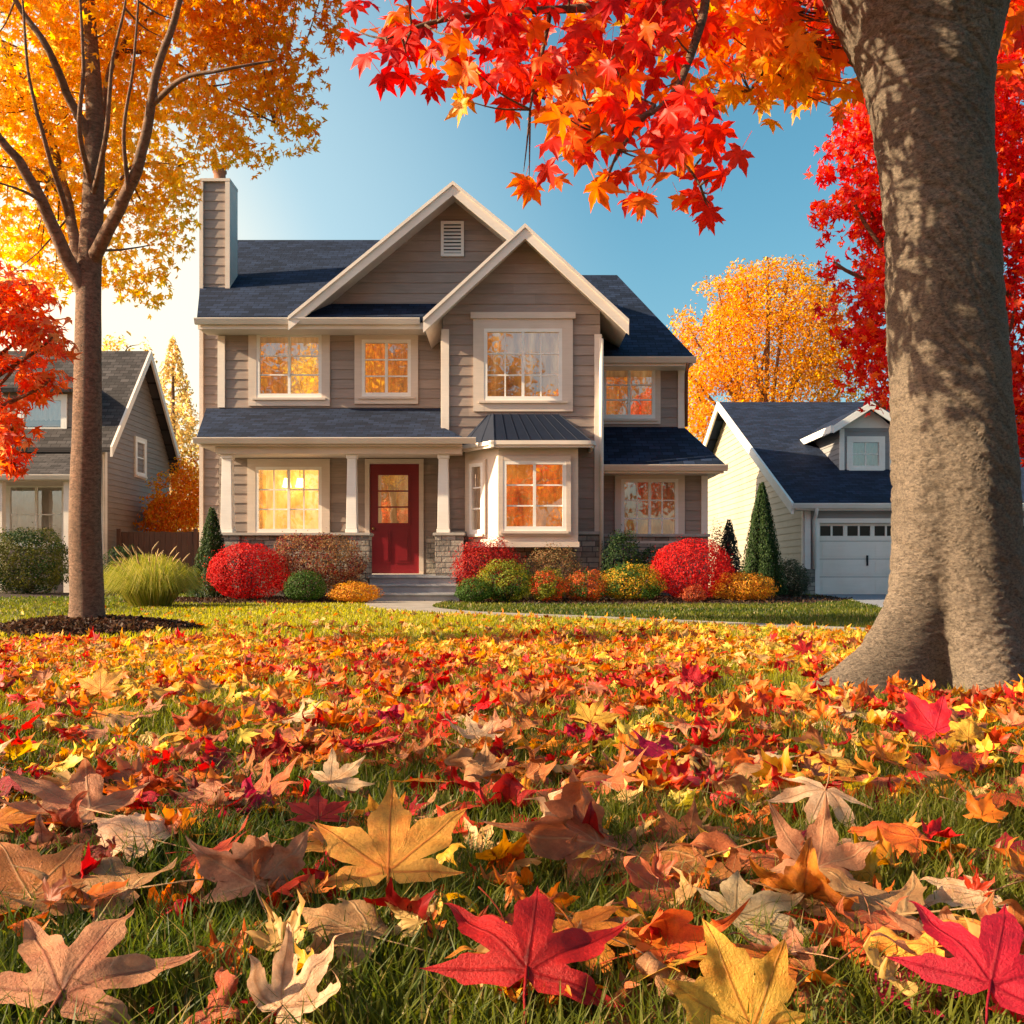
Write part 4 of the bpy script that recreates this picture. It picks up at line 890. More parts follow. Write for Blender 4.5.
# ------------------------------------------------------------------ trees
def wob(pts, amp=0.0): return smooth_line([tuple(p) for p in pts], 5)
def limb(mb, pts, r0, r1, n=9):
    L = smooth_line([tuple(p) for p in pts], 6); k = len(L)
    L = [tuple(c + 0.25 * r0 * mnoise.noise(Vector((i * 0.35, j * 5.0 + r0 * 90, 1.3))) for j, c in enumerate(p)) for i, p in enumerate(L)]
    mb.tube(L, [r0 + (r1 - r0) * (i / (k - 1)) ** 0.8 for i in range(k)], n)
    return L
def twigs_to(mb, lines, targets, r=0.008):
    """thin branches from the nearest limb point to points inside the crown"""
    A = np.array([p for L in lines for p in L])
    for t in targets:
        q = A[np.argmin(np.sum((A - t) ** 2, axis=1) + 0.35 * np.maximum(0, A[:, 2] - t[2]) ** 2)]
        m_ = (q + t) / 2 + np.array([0, 0, -0.06 * np.linalg.norm(t - q)])
        L = smooth_line([tuple(q), tuple(m_), tuple(t)], 4); k = len(L)
        mb.tube(L, [r * 1.6 * (1 - 0.75 * i / (k - 1)) for i in range(k)], 5, cap=False)

# left young tree
TL = thing('young_tree', 'slender lawn tree with yellow and orange crown in a mulch ring', 'tree', tuple(TREE_L))
def q(px, py, dy=0.0): return P3(px, py, 9.17 + dy)
mb = MB(); lines = []
trunk = smooth_line([(TREE_L.x, 9.17, -0.05), q(87, 600), q(85, 520), q(87, 430), q(88, 350), q(89, 280), q(93, 200), q(95, 120), q(90, 40, 0.15), q(86, -60, 0.3), q(95, -160, 0.3)], 8)
tr = []
for x_, y_, z_ in trunk:
    t = min(1, max(0, z_) / 7.0); tr.append(0.152 * (1 - 0.72 * t ** 1.15) + 0.10 * math.exp(-max(z_, 0) / 0.09) * 0.5 + 0.004 * mnoise.noise(Vector((0, 0, z_ * 3))))
mb.tube(trunk, tr, 22)
TLT = mb.build('trunk', M['bark_young'], TL, smooth=True)
mb = MB(); lines = [trunk[40:]]
for pts, r0, r1 in (
    ([q(86, 296), q(62, 245, -.2), q(30, 180, -.5), (q(0, 138, -.7)), q(-60, 60, -1.0)], 0.078, 0.022),
    ([q(86, 285), q(76, 250, .2), q(66, 195, .5), q(42, 120, .8), q(0, 40, 1.0), q(-40, -40, 1.2)], 0.068, 0.02),
    ([q(93, 262), q(110, 225, -.25), q(136, 170, -.5), q(150, 110, -.7), q(158, 70, -.8), q(183, -10, -1.0), q(200, -90, -1.2)], 0.070, 0.018),
    ([q(94, 145), q(70, 100, -.2), q(48, 50, -.5), q(15, 0, -.6), q(-20, -60, -.8)], 0.05, 0.015),
    ([q(96, 150), q(106, 90, .3), q(118, 50, .6), q(150, 15, .9), q(190, -30, 1.2)], 0.045, 0.014),
    ([q(152, 105, -.7), q(185, 78, -.9), q(225, 70, -1.0), q(275, 60, -.9)], 0.028, 0.008),
    ([q(118, 50, .6), q(170, 60, 1.0), q(230, 100, 1.0), q(290, 130, .9)], 0.025, 0.007),
    ([q(66, 195, .5), q(40, 170, .9), q(5, 160, 1.2)], 0.025, 0.008),
    ([q(92, 225), q(115, 190, .5), q(135, 165, .8), q(185, 165, .9)], 0.022, 0.006),
    ([q(91, 250), q(120, 250, .4), q(150, 245, .6)], 0.018, 0.005), ([q(93, 190), q(80, 130, -.5), q(84, 60, -.7), q(78, -20, -.8)], 0.030, 0.009), ([q(92, 200), q(106, 140, -.5), q(112, 70, -.7), q(126, 0, -.8)], 0.030, 0.009), ([q(68, 215, -.1), q(48, 150, -.5), q(30, 80, -.7), q(22, -10, -.8)], 0.028, 0.008), ([q(128, 190, -.45), q(124, 130, -.7), q(134, 60, -.8), q(140, -20, -.9)], 0.022, 0.007), ([q(40, 200, -.45), q(20, 190, -.6), q(-10, 180, -.7)], 0.018, 0.006)):
    lines.append(limb(mb, pts, r0, r1))
LB = [px_blob(*b) for b in ((190, 40, 9.1, 110, 85, 1.3), (265, 45, 9.0, 62, 70, 0.8), (285, 120, 9.1, 42, 40, 0.5), (235, 130, 9.3, 45, 45, 0.6), (110, 110, 9.7, 100, 90, 1.3), (50, 60, 9.3, 90, 90, 1.6), (10, 160, 9.3, 80, 75, 1.2),
      (150, 215, 9.6, 48, 50, 0.7), (135, 275, 9.6, 38, 36, 0.5), (70, 225, 9.8, 60, 70, 0.6), (30, 265, 9.9, 45, 40, 0.5), (190, 170, 9.3, 40, 36, 0.5), (-70, 100, 9.2, 90, 110, 1.6), (80, -60, 9.2, 170, 110, 1.9), (220, -50, 9.1, 120, 90, 1.4), (320, 15, 9.0, 28, 35, 0.4), (60, -190, 9.2, 160, 90, 1.7), (-110, -60, 9.2, 120, 120, 1.7))]
Pp, D = blob_points(LB, 42000, 0.1)
keep = gap_filter(Pp, 2.3, -0.13, 2.0)
Pp, D = Pp[keep], D[keep]; f_ = (Pp[:, 1:2] + 0.55) / Pp[:, 1:2]; Pp = (Pp - np.array([0, 0, CAMZ])) * f_ + np.array([0, 0, CAMZ])
pyv = HZ - (Pp[:, 2] - CAMZ) / Pp[:, 1] * F_PX; pxv = 512 + Pp[:, 0] / Pp[:, 1] * F_PX
ok_ = ~((pxv > 200) & (pxv < 250) & (pyv > 168)); Pp, D, pyv, pxv = Pp[ok_], D[ok_], pyv[ok_], pxv[ok_]
warm = np.clip((112 - pyv) / 190 + (pxv - 165) / 260 + rng.normal(0, 0.22, len(Pp)), 0, 1)
yel = palette([(0.92, 0.62, 0.07), (0.93, 0.70, 0.14), (0.90, 0.50, 0.03)], len(Pp)); ora = palette([(0.74, 0.24, 0.015), (0.82, 0.33, 0.02), (0.66, 0.17, 0.012)], len(Pp))
colr = yel * (1 - warm[:, None]) + ora * warm[:, None]
tgt = Pp[rng.choice(len(Pp), 170, replace=False)]
twigs_to(mb, lines, tgt, 0.007)
mb.build('branches', M['bark_limb'], TL, smooth=True)
Tm = maple_small(0, 0.3, False)
me = scatter('crown', Tm, Pp - np.array(TREE_L), rdir(len(Pp)) + np.array([0, -0.35, 0.5]), rdir(len(Pp)) * 0.8 + np.array([0, 0, -0.7]), rng.uniform(0.045, 0.08, len(Pp)), colr)
link_mesh('crown', me, M['leaf_thin'], TL)

# near big tree
TN = thing('big_tree', 'massive smooth-barked maple at the right edge with flared roots', 'tree', tuple(TREE_N))
YT = 4.66; ks = YT / F_PX
prof = [(-0.10, 958, 66), (0.0, 957, 66), (0.1, 957, 63), (0.25, 957, 62), (0.5, 957, 60), (0.9, 956, 58.5), (1.3, 951, 57), (1.7, 946, 55.5), (2.1, 941, 54), (2.5, 934, 55), (2.75, 930, 58), (2.95, 926, 66), (3.15, 921, 79), (3.4, 915, 92), (3.65, 912, 86), (3.9, 910, 60)]
pr = smooth_line(prof, 34)
ROOTS = [(R(199), 2.0, 16, 0.31), (R(236), -0.36, 50, 0.55), (R(276), 0.46, 12, 0.42), (R(322), 0.40, 9, 0.30), (R(20), 0.5, 6, 0.30), (R(90), 0.6, 6, 0.33), (R(145), 0.5, 8, 0.3)]
nt_ = 176; vs = []; mb = MB()
for (z, cx, rp) in pr:
    c = Vector((PX(cx, YT), YT, z)); r0 = rp * ks
    for j in range(nt_):
        a = 2 * math.pi * j / nt_; rr = r0
        fl = 0.0
        for (ra, A, pw, hh) in ROOTS:
            fl += A * max(0.0, math.cos(a - ra)) ** pw * math.exp(-max(z, 0) / hh * 1.25) * (1.0 if z >= 0 else 1.1)
        rr *= 1 + fl + 0.04 * math.exp(-max(z, 0) / 0.25)
        if z > 2.6: rr *= 1 - 0.16 * (z - 2.6) * math.cos(2 * (a - R(90))) * 0.6
        dr = Vector((math.cos(a), math.sin(a), 0)); pos = c + dr * rr
        nz = 0.011 * mnoise.noise(Vector((dr.x * 2.2, dr.y * 2.2, z * 1.5))) + 0.0055 * mnoise.noise(Vector((pos.x * 12, pos.y * 12, z * 17))) + 0.0055 * mnoise.noise(Vector((pos.x * 34, pos.y * 34, z * 60)))
        rg = abs(mnoise.noise(Vector((dr.x * 1.4, dr.y * 1.4, z * 9 + dr.x * 2.2)))); nz -= 0.009 * max(0, 1 - rg * 9)     # shallow sideways creases
        pos += dr * nz; vs.append(tuple(pos))
kk = len(pr)
mb.add(vs, [(i * nt_ + j, i * nt_ + (j + 1) % nt_, (i + 1) * nt_ + (j + 1) % nt_, (i + 1) * nt_ + j) for i in range(kk - 1) for j in range(nt_)])
mb.build('trunk', M['bark'], TN, smooth=True)
def u(px, py, Y=4.3): return P3(px, py, Y)
mb = MB(); lines = []
big = [([(PX(880, YT), YT, 3.2), u(800, -120, 4.6), u(720, -180, 4.4), u(600, -150, 4.2), u(450, -110, 4.1)], 0.17, 0.03),
       ([(PX(950, YT), YT, 3.2), u(1010, -150, 4.8), u(1090, -300, 5.0), u(1180, -420, 5.2)], 0.2, 0.05),
       ([(PX(912, YT), YT, 3.5), u(905, -260, 5.0), u(860, -420, 5.3), u(840, -560, 5.4)], 0.18, 0.05),
       ([u(720, -180, 4.4), u(712, -60, 4.2), u(700, 30, 4.1), u(672, 95, 4.05), u(640, 118, 4.0), u(600, 132, 4.0)], 0.03, 0.006),
       ([u(735, -175, 4.4), u(690, -40, 4.25), u(620, 2, 4.2), u(540, 10, 4.15), u(450, 18, 4.1), u(385, 38, 4.05)], 0.032, 0.006),
       ([u(800, -120, 4.6), u(785, -20, 4.9), u(775, 50, 5.0), u(750, 90, 5.1)], 0.03, 0.007),
       ([u(672, 95, 4.05), u(680, 150, 4.0), u(700, 185, 3.98)], 0.010, 0.004), ([u(600, -150, 4.2), u(560, -40, 4.2), u(545, 40, 4.2), u(530, 110, 4.15)], 0.02, 0.005),
       ([u(655, 105, 4.03), u(620, 150, 4.0), u(605, 185, 4.0)], 0.009, 0.004), ([u(690, -40, 4.25), u(650, 20, 4.2), u(610, 60, 4.15)], 0.014, 0.005)]
for pts, r0, r1 in big: lines.append(limb(mb, pts, r0, r1, 10))
RED, DRED, ORG, YLO = (0.74, 0.035, 0.014), (0.54, 0.012, 0.012), (0.84, 0.18, 0.012), (0.85, 0.40, 0.02)
leafP, leafC, leafS = [], [], []
def cluster(px, py, rx, rz, Y, n, cols, wts, s=(0.075, 0.105), ry=0.28):
    if Y < 4.25 and py > -50 and n > 12: n = int(n * 0.54)
    a = rng.uniform(0, 2 * math.pi, n); r = np.sqrt(rng.uniform(0, 1, n))
    yy = Y + rng.uniform(-ry, ry, n)
    xx = (px + rx * r * np.cos(a) - 512) / F_PX * Y; zz = CAMZ + (HZ - (py + rz * r * np.sin(a))) / F_PX * Y
    leafP.append(np.stack([xx, yy, zz], 1)); leafC.append(palette(cols, n, wts, 0.2)); leafS.append(rng.uniform(*s, n))
for a in ((375, 22, 30, 24, 4.05, 16, [RED, DRED], [.7, .3]), (398, 72, 16, 22, 4.05, 6, [RED, DRED], None), (430, 28, 42, 36, 4.1, 36, [RED, DRED, ORG], [.6, .3, .1]), (490, 30, 50, 45, 4.15, 50, [RED, DRED, ORG], [.72, .2, .08]),
          (465, 92, 14, 22, 4.1, 7, [ORG, YLO], None), (505, 75, 26, 24, 4.1, 14, [RED, ORG], [.7, .3]), (550, 40, 50, 50, 4.2, 55, [RED, DRED, ORG], [.7, .2, .1]), (545, 100, 22, 16, 4.15, 8, [RED, ORG], None),
          (610, 45, 50, 45, 4.2, 60, [RED, DRED, ORG], [.68, .2, .12]), (600, 90, 40, 28, 4.1, 26, [RED, ORG], [.6, .4]), (655, 60, 34, 50, 4.15, 36, [RED, ORG, DRED], [.6, .25, .15]), (640, 118, 40, 20, 4.05, 26, [RED, ORG], None), (570, 145, 20, 14, 4.0, 8, [ORG, RED], None), (610, 150, 34, 14, 4.02, 14, [RED, ORG], None), (680, 120, 20, 22, 4.0, 10, [RED, DRED], None),
          (590, 130, 24, 16, 4.0, 10, [RED, ORG, YLO], None), (665, 138, 28, 20, 4.0, 14, [RED, ORG], [.7, .3]), (690, 165, 24, 20, 3.98, 9, [RED, ORG], [.7, .3]), (715, 178, 16, 16, 3.98, 6, [RED], None), (632, 185, 16, 16, 4.0, 6, [ORG, RED], None),
          (525, 172, 8, 8, 4.05, 2, [ORG], None), (553, 165, 7, 9, 4.05, 2, [RED], None), (598, 206, 6, 6, 4.0, 1, [ORG], None), (640, 212, 6, 6, 4.0, 1, [ORG], None), (722, 204, 6, 6, 3.98, 2, [RED], None),
          (740, 20, 50, 40, 4.9, 60, [ORG, YLO, RED], [.6, .2, .2]), (720, 78, 26, 26, 5.0, 18, [ORG, YLO], None), (770, 70, 34, 36, 5.0, 36, [ORG, YLO], [.5, .5]), (800, 30, 50, 50, 5.0, 70, [ORG, YLO, RED], [.6, .25, .15]), (835, 75, 34, 40, 5.2, 40, [ORG, YLO], None),
          (850, 25, 40, 40, 5.3, 46, [ORG, RED], None), (780, 95, 16, 20, 5.0, 9, [YLO, ORG], None), (1015, 40, 20, 60, 5.3, 36, [ORG, RED], None), (690, 8, 34, 20, 4.3, 24, [ORG, RED], None)): cluster(*a)
for px, py, Y, rx, rz, nn, cl in ((560, -90, 4.3, 230, 75, 240, [RED, ORG, DRED]), (760, -110, 4.9, 130, 80, 170, [ORG, YLO, RED]), (900, -250, 5.2, 220, 120, 330, [ORG, YLO, RED]), (1120, -250, 5.2, 150, 160, 260, [ORG, RED]), (860, -480, 5.3, 260, 120, 330, [ORG, YLO]), (1080, -60, 5.3, 60, 90, 100, [ORG, RED])):
    cluster(px, py, rx, rz, Y, nn, cl, None, (0.08, 0.115), 1.1)
LP, LC, LS = np.concatenate(leafP), np.concatenate(leafC), np.concatenate(leafS)
vis = np.arange(len(LP))
twigs_to(mb, lines[3:], LP[rng.choice(len(LP) - 1430, 200, replace=False)] + np.array([0, 0, 0.05]), 0.0035)
twigs_to(mb, lines[:3], LP[rng.choice(np.arange(len(LP) - 1430, len(LP)), 130, replace=False)], 0.008)
mb.build('branches', M['bark_young'], TN, smooth=True)
CN = None
parts_ = np.array_split(rng.permutation(len(LP)), 4); allv = []
verts_l, loops_l, fn_l, col_l, off = [], [], [], [], 0
for gi, idx in enumerate(parts_):
    T = maple_small(1, 0.22 + 0.1 * gi, True, gi * 1.7, (LOBES, ((90, 1, .17), (40, .85, .16), (-8, .55, .11)), ((90, .95, .2), (46, .95, .18), (0, .7, .13)), LOBES)[gi])
    n_ = len(idx); sg = np.where(rng.uniform(size=(n_, 1)) < 0.8, -1, 1)
    nr = rdir(n_) * 0.65 + np.concatenate([rng.normal(0, .3, (n_, 1)), sg * 1.0, rng.normal(0.25, .3, (n_, 1))], 1)
    tp = rdir(n_) * 0.75 + np.array([0, 0, -1.0])
    me = scatter('tmp', T, LP[idx] - np.array(TREE_N), nr, tp, LS[idx] * 1.12, LC[idx])
    v = np.empty(len(me.vertices) * 3, np.float32); me.vertices.foreach_get('co', v); l = np.empty(len(me.loops), np.int32); me.loops.foreach_get('vertex_index', l)
    f = np.empty(len(me.polygons), np.int32); me.polygons.foreach_get('loop_total', f); c = np.empty(len(me.vertices) * 4, np.float32); me.attributes['col'].data.foreach_get('color', c)
    verts_l.append(v.reshape(-1, 3)); loops_l.append(l + off); fn_l.append(f); col_l.append(c.reshape(-1, 4)[:, :3]); off += len(me.vertices); bpy.data.meshes.remove(me)
link_mesh('crown', arrays_mesh('crown', np.concatenate(verts_l), np.concatenate(fn_l), np.concatenate(loops_l), np.concatenate(col_l)), M['leaf'], TN)

def bush_tree(name, label, cat, base, trunk_top, r, blobs, n, size, cols, wts=None, T=None, gap=None, hollow=0.3, mat='leaf', tip=(0, 0, -0.5), limbs=14, up=0.35, bark_='bark_young', group=None):
    t = thing(name, label, cat, base, group); b = Vector(base); top = Vector(trunk_top)
    mb = MB(); L = limb(mb, [b - Z * 0.05, b.lerp(top, 0.35) + Vector((0.02, 0.03, 0)), b.lerp(top, 0.7), top], r, r * 0.45, 12)
    mb.build('trunk', M[bark_], t, smooth=True)
    P_, D_ = blob_points(blobs, n, hollow)
    if gap: kp = gap_filter(P_, gap[0], gap[1], b.x); P_, D_ = P_[kp], D_[kp]
    mb = MB(); A = L[len(L) // 2:]
    for bb in blobs[:limbs]:
        s0 = A[random.randrange(len(A))]; c = Vector(bb[:3]); limb(mb, [s0, Vector(s0).lerp(c, 0.5) + Z * 0.1, c, c + Vector((random.uniform(-.5, .5) * bb[3], random.uniform(-.5, .5) * bb[4], 0.5 * bb[5]))], r * 0.4, r * 0.06, 7)
    mb.build('branches', M[bark_], t, smooth=True)
    n_ = len(P_)
    me = scatter('crown', T or T_OVAL, P_ - np.array(b), D_ * 0.7 + rdir(n_) * 0.9 + np.array([0, 0, up]), rdir(n_) * 0.8 + np.array(tip) + D_ * 0.3, rng.uniform(size * 0.7, size * 1.3, n_), palette(cols, n_, wts, 0.2))
    link_mesh('crown', me, M[mat], t); return t
TS = maple_small(0, 0.3, False)
# red maple behind the big trunk
rb = [px_blob(*b) for b in ((960, 200, 11.4, 90, 110, 1.3), (905, 240, 11.0, 70, 80, 0.9), (860, 215, 10.9, 45, 35, 0.6), (850, 160, 11.0, 36, 28, 0.6), (875, 310, 11.0, 55, 50, 0.8), (910, 372, 11.0, 52, 44, 0.8), (888, 408, 10.9, 34, 20, 0.5), (1010, 330, 11.4, 80, 130, 1.2), (1060, 180, 11.4, 100, 160, 1.4), (940, 110, 11.3, 90, 60, 1.1),
      (845, 270, 11.0, 28, 18, 0.4), (870, 120, 11.0, 34, 24, 0.5), (990, 430, 11.2, 50, 40, 0.8), (1090, 380, 11.4, 90, 110, 1.2), (1000, 20, 11.4, 110, 70, 1.3), (855, 370, 11.0, 26, 22, 0.4), (825, 205, 10.9, 22, 14, 0.3))]
bush_tree('red_maple', 'crimson maple behind the massive trunk, overhanging the garage roof', 'tree', (5.15, 11.4, 0), (5.15, 11.4, 3.4), 0.13, rb, 30000, 0.078, [(0.70, 0.016, 0.014), (0.50, 0.010, 0.014), (0.82, 0.07, 0.016), (0.82, 0.16, 0.02)], [.40, .18, .28, .14], TS, (1.5, -0.14))
# red-orange maple at the left edge
lb = [px_blob(*b) for b in ((-20, 320, 7.2, 60, 45, 0.6), (28, 330, 7.1, 36, 26, 0.4), (10, 375, 7.1, 46, 34, 0.5), (-50, 400, 7.3, 70, 60, 0.7), (10, 430, 7.0, 30, 30, 0.4), (45, 345, 7.0, 24, 14, 0.3), (-90, 300, 7.3, 80, 80, 0.9), (5, 290, 7.2, 40, 24, 0.4), (12, 465, 7.0, 14, 18, 0.2), (45, 385, 7.1, 14, 12, .2), (35, 295, 7.1, 18, 14, .3))]
Tl = maple_small(0, 0.3, False, 0, ((90, 1.0, 0.09), (48, 0.95, 0.085), (4, 0.75, 0.07)))
bush_tree('spreading_maple', 'low orange red maple reaching in from the left edge', 'tree', (-4.7, 7.4, 0), (-4.55, 7.4, 1.9), 0.07, lb, 3600, 0.085, [(0.82, 0.14, 0.05), (0.85, 0.24, 0.09), (0.88, 0.40, 0.18), (0.74, 0.08, 0.04)], [.35, .3, .25, .10], Tl, (2.4, -0.12), 0.1, mat='leaf_thin', up=0.6)
bush_tree('shade_maple', 'unseen maple added left of the camera to shade the front lawn', 'tree', (-3.9, 1.6, 0), (-3.8, 1.6, 1.3), 0.05, [(-3.2, 1.3, 1.75, .6, .6, .4), (-3.3, 2.1, 1.9, .6, .5, .45), (-3.9, 1.0, 2.0, .7, .6, .5), (-4.1, 2.0, 2.2, .7, .6, .5), (-3.6, 1.5, 2.5, .6, .6, .35)], 500, 0.085, [(0.62, 0.06, 0.02), (0.72, 0.13, 0.03)], None, Tl, (2.4, -0.1), 0.1, up=0.6)  # extra tree out of view, placed to cast dappled shade on the foreground
for (x, y, hgt, c_) in ((-16, -21, 15, 0), (-8.5, -24, 18, 1), (-1.5, -22, 16, 0), (6, -23, 17, 1), (13, -22, 15, 0), (-24, -24, 17, 1)):   # street trees opposite, mirrored in the window panes
    bush_tree('street_tree', 'golden street tree across the road, seen mirrored in the window panes', 'tree', (x, y, 0), (x + .3, y, hgt * .5), 0.2, [(x + random.uniform(-1.6, 1.6), y + random.uniform(-1, 1), hgt * (.2 + .085 * i_), 3.0, 2.4, 2.2) for i_ in range(9)], 9000, 0.36, [[(0.80, 0.40, 0.03), (0.75, 0.30, 0.02), (0.62, 0.2, 0.02)], [(0.78, 0.26, 0.02), (0.62, 0.13, 0.015), (0.8, 0.42, 0.04)]][c_], None, T_OVAL, (0.5, -0.25), group='street trees across the road')
# golden tree behind the garage house
yb_ = [px_blob(*b) for b in ((765, 350, 42, 85, 75, 3.5), (720, 350, 42, 45, 60, 2.4), (815, 345, 42, 42, 62, 2.4), (770, 300, 42, 55, 38, 2.2), (720, 300, 42, 28, 28, 1.4), (745, 278, 42, 22, 18, 1.0), (790, 272, 42, 26, 16, 1.0), (820, 295, 42, 24, 20, 1.1), (700, 400, 42, 34, 50, 1.8), (760, 420, 42, 90, 40, 3), (840, 390, 42, 30, 60, 2), (768, 268, 42, 14, 12, .6), (690, 330, 42, 22, 26, .9), (682, 365, 42, 18, 24, .8))]
bush_tree('golden_tree', 'broad golden tree standing behind the garage house roof', 'tree', (10.6, 42, 0), (10.6, 42, 6.5), 0.28, yb_, 42000, 0.15, [(0.78, 0.42, 0.03), (0.70, 0.33, 0.025), (0.85, 0.52, 0.07), (0.55, 0.22, 0.02)], [.4, .25, .2, .15], T_OVAL, (0.75, -0.28), 0.3, mat='leaf_thin')
# pale gold conifer between the houses
def cone_points(n, base, h, rad, droop=0.25, layers=9):
    t = 1 - rng.uniform(0, 1, n) ** 0.6; a = rng.uniform(0, 2 * math.pi, n); sw = 0.62 + 0.38 * np.abs(np.sin(t * layers * math.pi + np.sin(a * 3)))
    r = rad * (1 - t) ** 0.85 * sw * np.sqrt(rng.uniform(0.3, 1, n)) + 0.03; return np.stack([base[0] + r * np.cos(a), base[1] + r * np.sin(a), base[2] + 0.06 * h + t * h * 0.94 - droop * r], 1), np.stack([np.cos(a), np.sin(a), 0.3 * np.ones(n)], 1)
def conifer(name, label, base, h, rad, n, size, cols, mat='shrub', layers=9, lean=0.35, cat='tree', group=None, gap=None, trunk_r=None):
    t = thing(name, label, cat, base, group); mb = MB(); mb.tube([base, (base[0], base[1], base[2] + h * 0.5), (base[0], base[1], base[2] + h * 0.93)], [trunk_r or rad * .07, rad * .05, rad * 0.01], 8); mb.build('trunk', M['bark_young'], t, smooth=True)
    P_, D_ = cone_points(n, base, h, rad, 0.25 if layers else 0, layers or 0.01)
    if gap: kp = gap_filter(P_, gap[0], gap[1], base[0]); P_, D_ = P_[kp], D_[kp]
    n_ = len(P_)
    me = scatter('crown', T_OVAL, P_ - np.array(base), D_ + rdir(n_) * 0.7, D_ * 0.4 + rdir(n_) * 0.5 + np.array([0, 0, lean]), rng.uniform(size * 0.7, size * 1.3, n_), palette(cols, n_, None, 0.2)); link_mesh('crown', me, M[mat], t)
conifer('tall_conifer', 'pale golden conifer rising between the brown house and the taupe house', (PX(173, 38), 38, 0), PZ(336, 38), 2.7, 10000, 0.17, [(0.75, 0.56, 0.24), (0.65, 0.48, 0.2), (0.52, 0.42, 0.2)], 'leaf_thin', 9, -0.2, gap=(0.9, -0.32), trunk_r=.16)
bush_tree('far_tree', 'pale yellow treetop showing above the brown house roof ridge', 'tree', (PX(125, 50), 50, 0), (PX(125, 50), 50, 7), 0.2, [px_blob(125, 352, 50, 26, 20, 1.4), px_blob(140, 390, 50, 26, 40, 1.6), px_blob(110, 380, 50, 28, 30, 1.6)], 2200, 0.22, [(0.75, 0.5, 0.15), (0.65, 0.42, 0.12)], None, T_OVAL, (0.8, -0.2), mat='leaf_thin')
ob = [px_blob(*b) for b in ((174, 512, 28.5, 34, 40, 1.0), (152, 518, 28.5, 22, 28, 0.7), (190, 492, 28.5, 22, 40, 0.8))]
bush_tree('orange_shrub', 'tall fiery orange shrub rising above the board fence', 'shrub', (PX(172, 28.5), 28.5, 0), (PX(172, 28.5), 28.5, 1.6), 0.06, ob, 9000, 0.10, [(0.86, 0.34, 0.025), (0.90, 0.46, 0.04), (0.80, 0.22, 0.018)], None, T_OVAL, (1.5, -0.3), mat='leaf_thin')

# ------------------------------------------------------------------ shrubs of the beds
def shrub(name, label, px0, px1, py_top, Y, cols, n, size, wts=None, lump=0.10, f=3.0, depth=None, base_frac=0.42, tip=(0, 0, 0.2), patch=None, group=None, zb=0.03):
    X = (PX(px0, Y) + PX(px1, Y)) / 2; rx = (PX(px1, Y) - PX(px0, Y)) / 2; ztop = PZ(py_top, Y); zc = ztop * base_frac; ry = depth or rx
    t = thing(name, label, 'shrub', (X, Y, 0), group); n = int(n * 2.1); size *= 0.8
    d = rdir(n); r = (1 - 0.30 * rng.uniform(0, 1, n) ** 1.6) * lumps(d, f, lump, X); sh = rng.uniform(size=n) < 0.035; r = np.where(sh, r * rng.uniform(1.05, 1.22, n), r)
    up = d[:, 2] > 0
    P_ = np.stack([d[:, 0] * rx * r, d[:, 1] * ry * r, np.where(up, d[:, 2] * (ztop - zc) * r, d[:, 2] * (zc - zb) * r) + zc], 1)
    cc = palette(cols, n, wts, 0.18)
    if patch:                                                # clumps of a second leaf colour
        g_ = np.array([mnoise.noise(Vector(p) * patch[1] + Vector((X, 0, 2))) for p in P_]); sel = g_ > patch[2]; cc[sel] = palette(patch[0], int(sel.sum()), None, 0.18)
    me = scatter('foliage', T_OVAL, P_, d * 1.0 + rdir(n) * 0.75, rdir(n) + np.array(tip) + d * 0.3, rng.uniform(size * 0.7, size * 1.3, n), cc); link_mesh('foliage', me, M['shrub'], t)
    mb = MB()
    for i in range(7):
        a = i * 0.9 + X; mb.tube([(X, Y, 0), (X + 0.3 * rx * math.cos(a), Y + 0.3 * ry * math.sin(a), zc * 0.8), (X + 0.62 * rx * math.cos(a), Y + 0.62 * ry * math.sin(a), zc + 0.4 * (ztop - zc))], [0.016, 0.011, 0.005], 5)
    mb.build('stems', M['twig'], t)
    return t
GRN = [(0.05, 0.11, 0.018), (0.08, 0.15, 0.025), (0.035, 0.075, 0.014)]; LIME = [(0.20, 0.22, 0.02), (0.28, 0.26, 0.025), (0.12, 0.16, 0.02)]
SCAR = [(0.52, 0.010, 0.014), (0.40, 0.006, 0.012), (0.62, 0.03, 0.018)]; BURG = [(0.18, 0.012, 0.018), (0.28, 0.03, 0.02), (0.12, 0.02, 0.018)]; AMB = [(0.62, 0.26, 0.02), (0.70, 0.38, 0.03), (0.50, 0.15, 0.015)]
TAN = [(0.30, 0.19, 0.09), (0.22, 0.13, 0.06), (0.34, 0.16, 0.07)]; DGRN = [(0.025, 0.055, 0.014), (0.04, 0.075, 0.02), (0.018, 0.04, 0.012)]
shrub('globe_shrub', 'scarlet globe shrub left of the porch, beside the pointed evergreen', 208, 289, 543, 17.9, SCAR, 6500, 0.042, lump=0.04, base_frac=0.5)
shrub('globe_shrub', 'scarlet globe shrub under the right ground floor window', 650, 733, 538, 18.1, SCAR, 6500, 0.042, lump=0.05, base_frac=0.5)
shrub('mixed_shrub', 'bronze and burgundy shrub in front of the porch wall', 262, 366, 530, 18.5, BURG + TAN, 6500, 0.05, None, 0.16, 2.6, 0.55, 0.45, patch=(TAN, 2.2, 0.12))
shrub('round_shrub', 'small round green shrub beside the left scarlet globe', 284, 326, 570, 17.4, GRN, 2600, 0.035, lump=0.05)
shrub('low_shrub', 'low amber shrub left of the front steps', 328, 381, 582, 17.4, AMB, 2600, 0.035, lump=0.12)
shrub('burgundy_shrub', 'loose crimson shrub right of the steps under the bay', 453, 523, 540, 18.4, [(0.34, 0.012, 0.016), (0.22, 0.012, 0.018), (0.46, 0.04, 0.02)], 4200, 0.045, None, 0.16, 3.0, 0.5, 0.5)
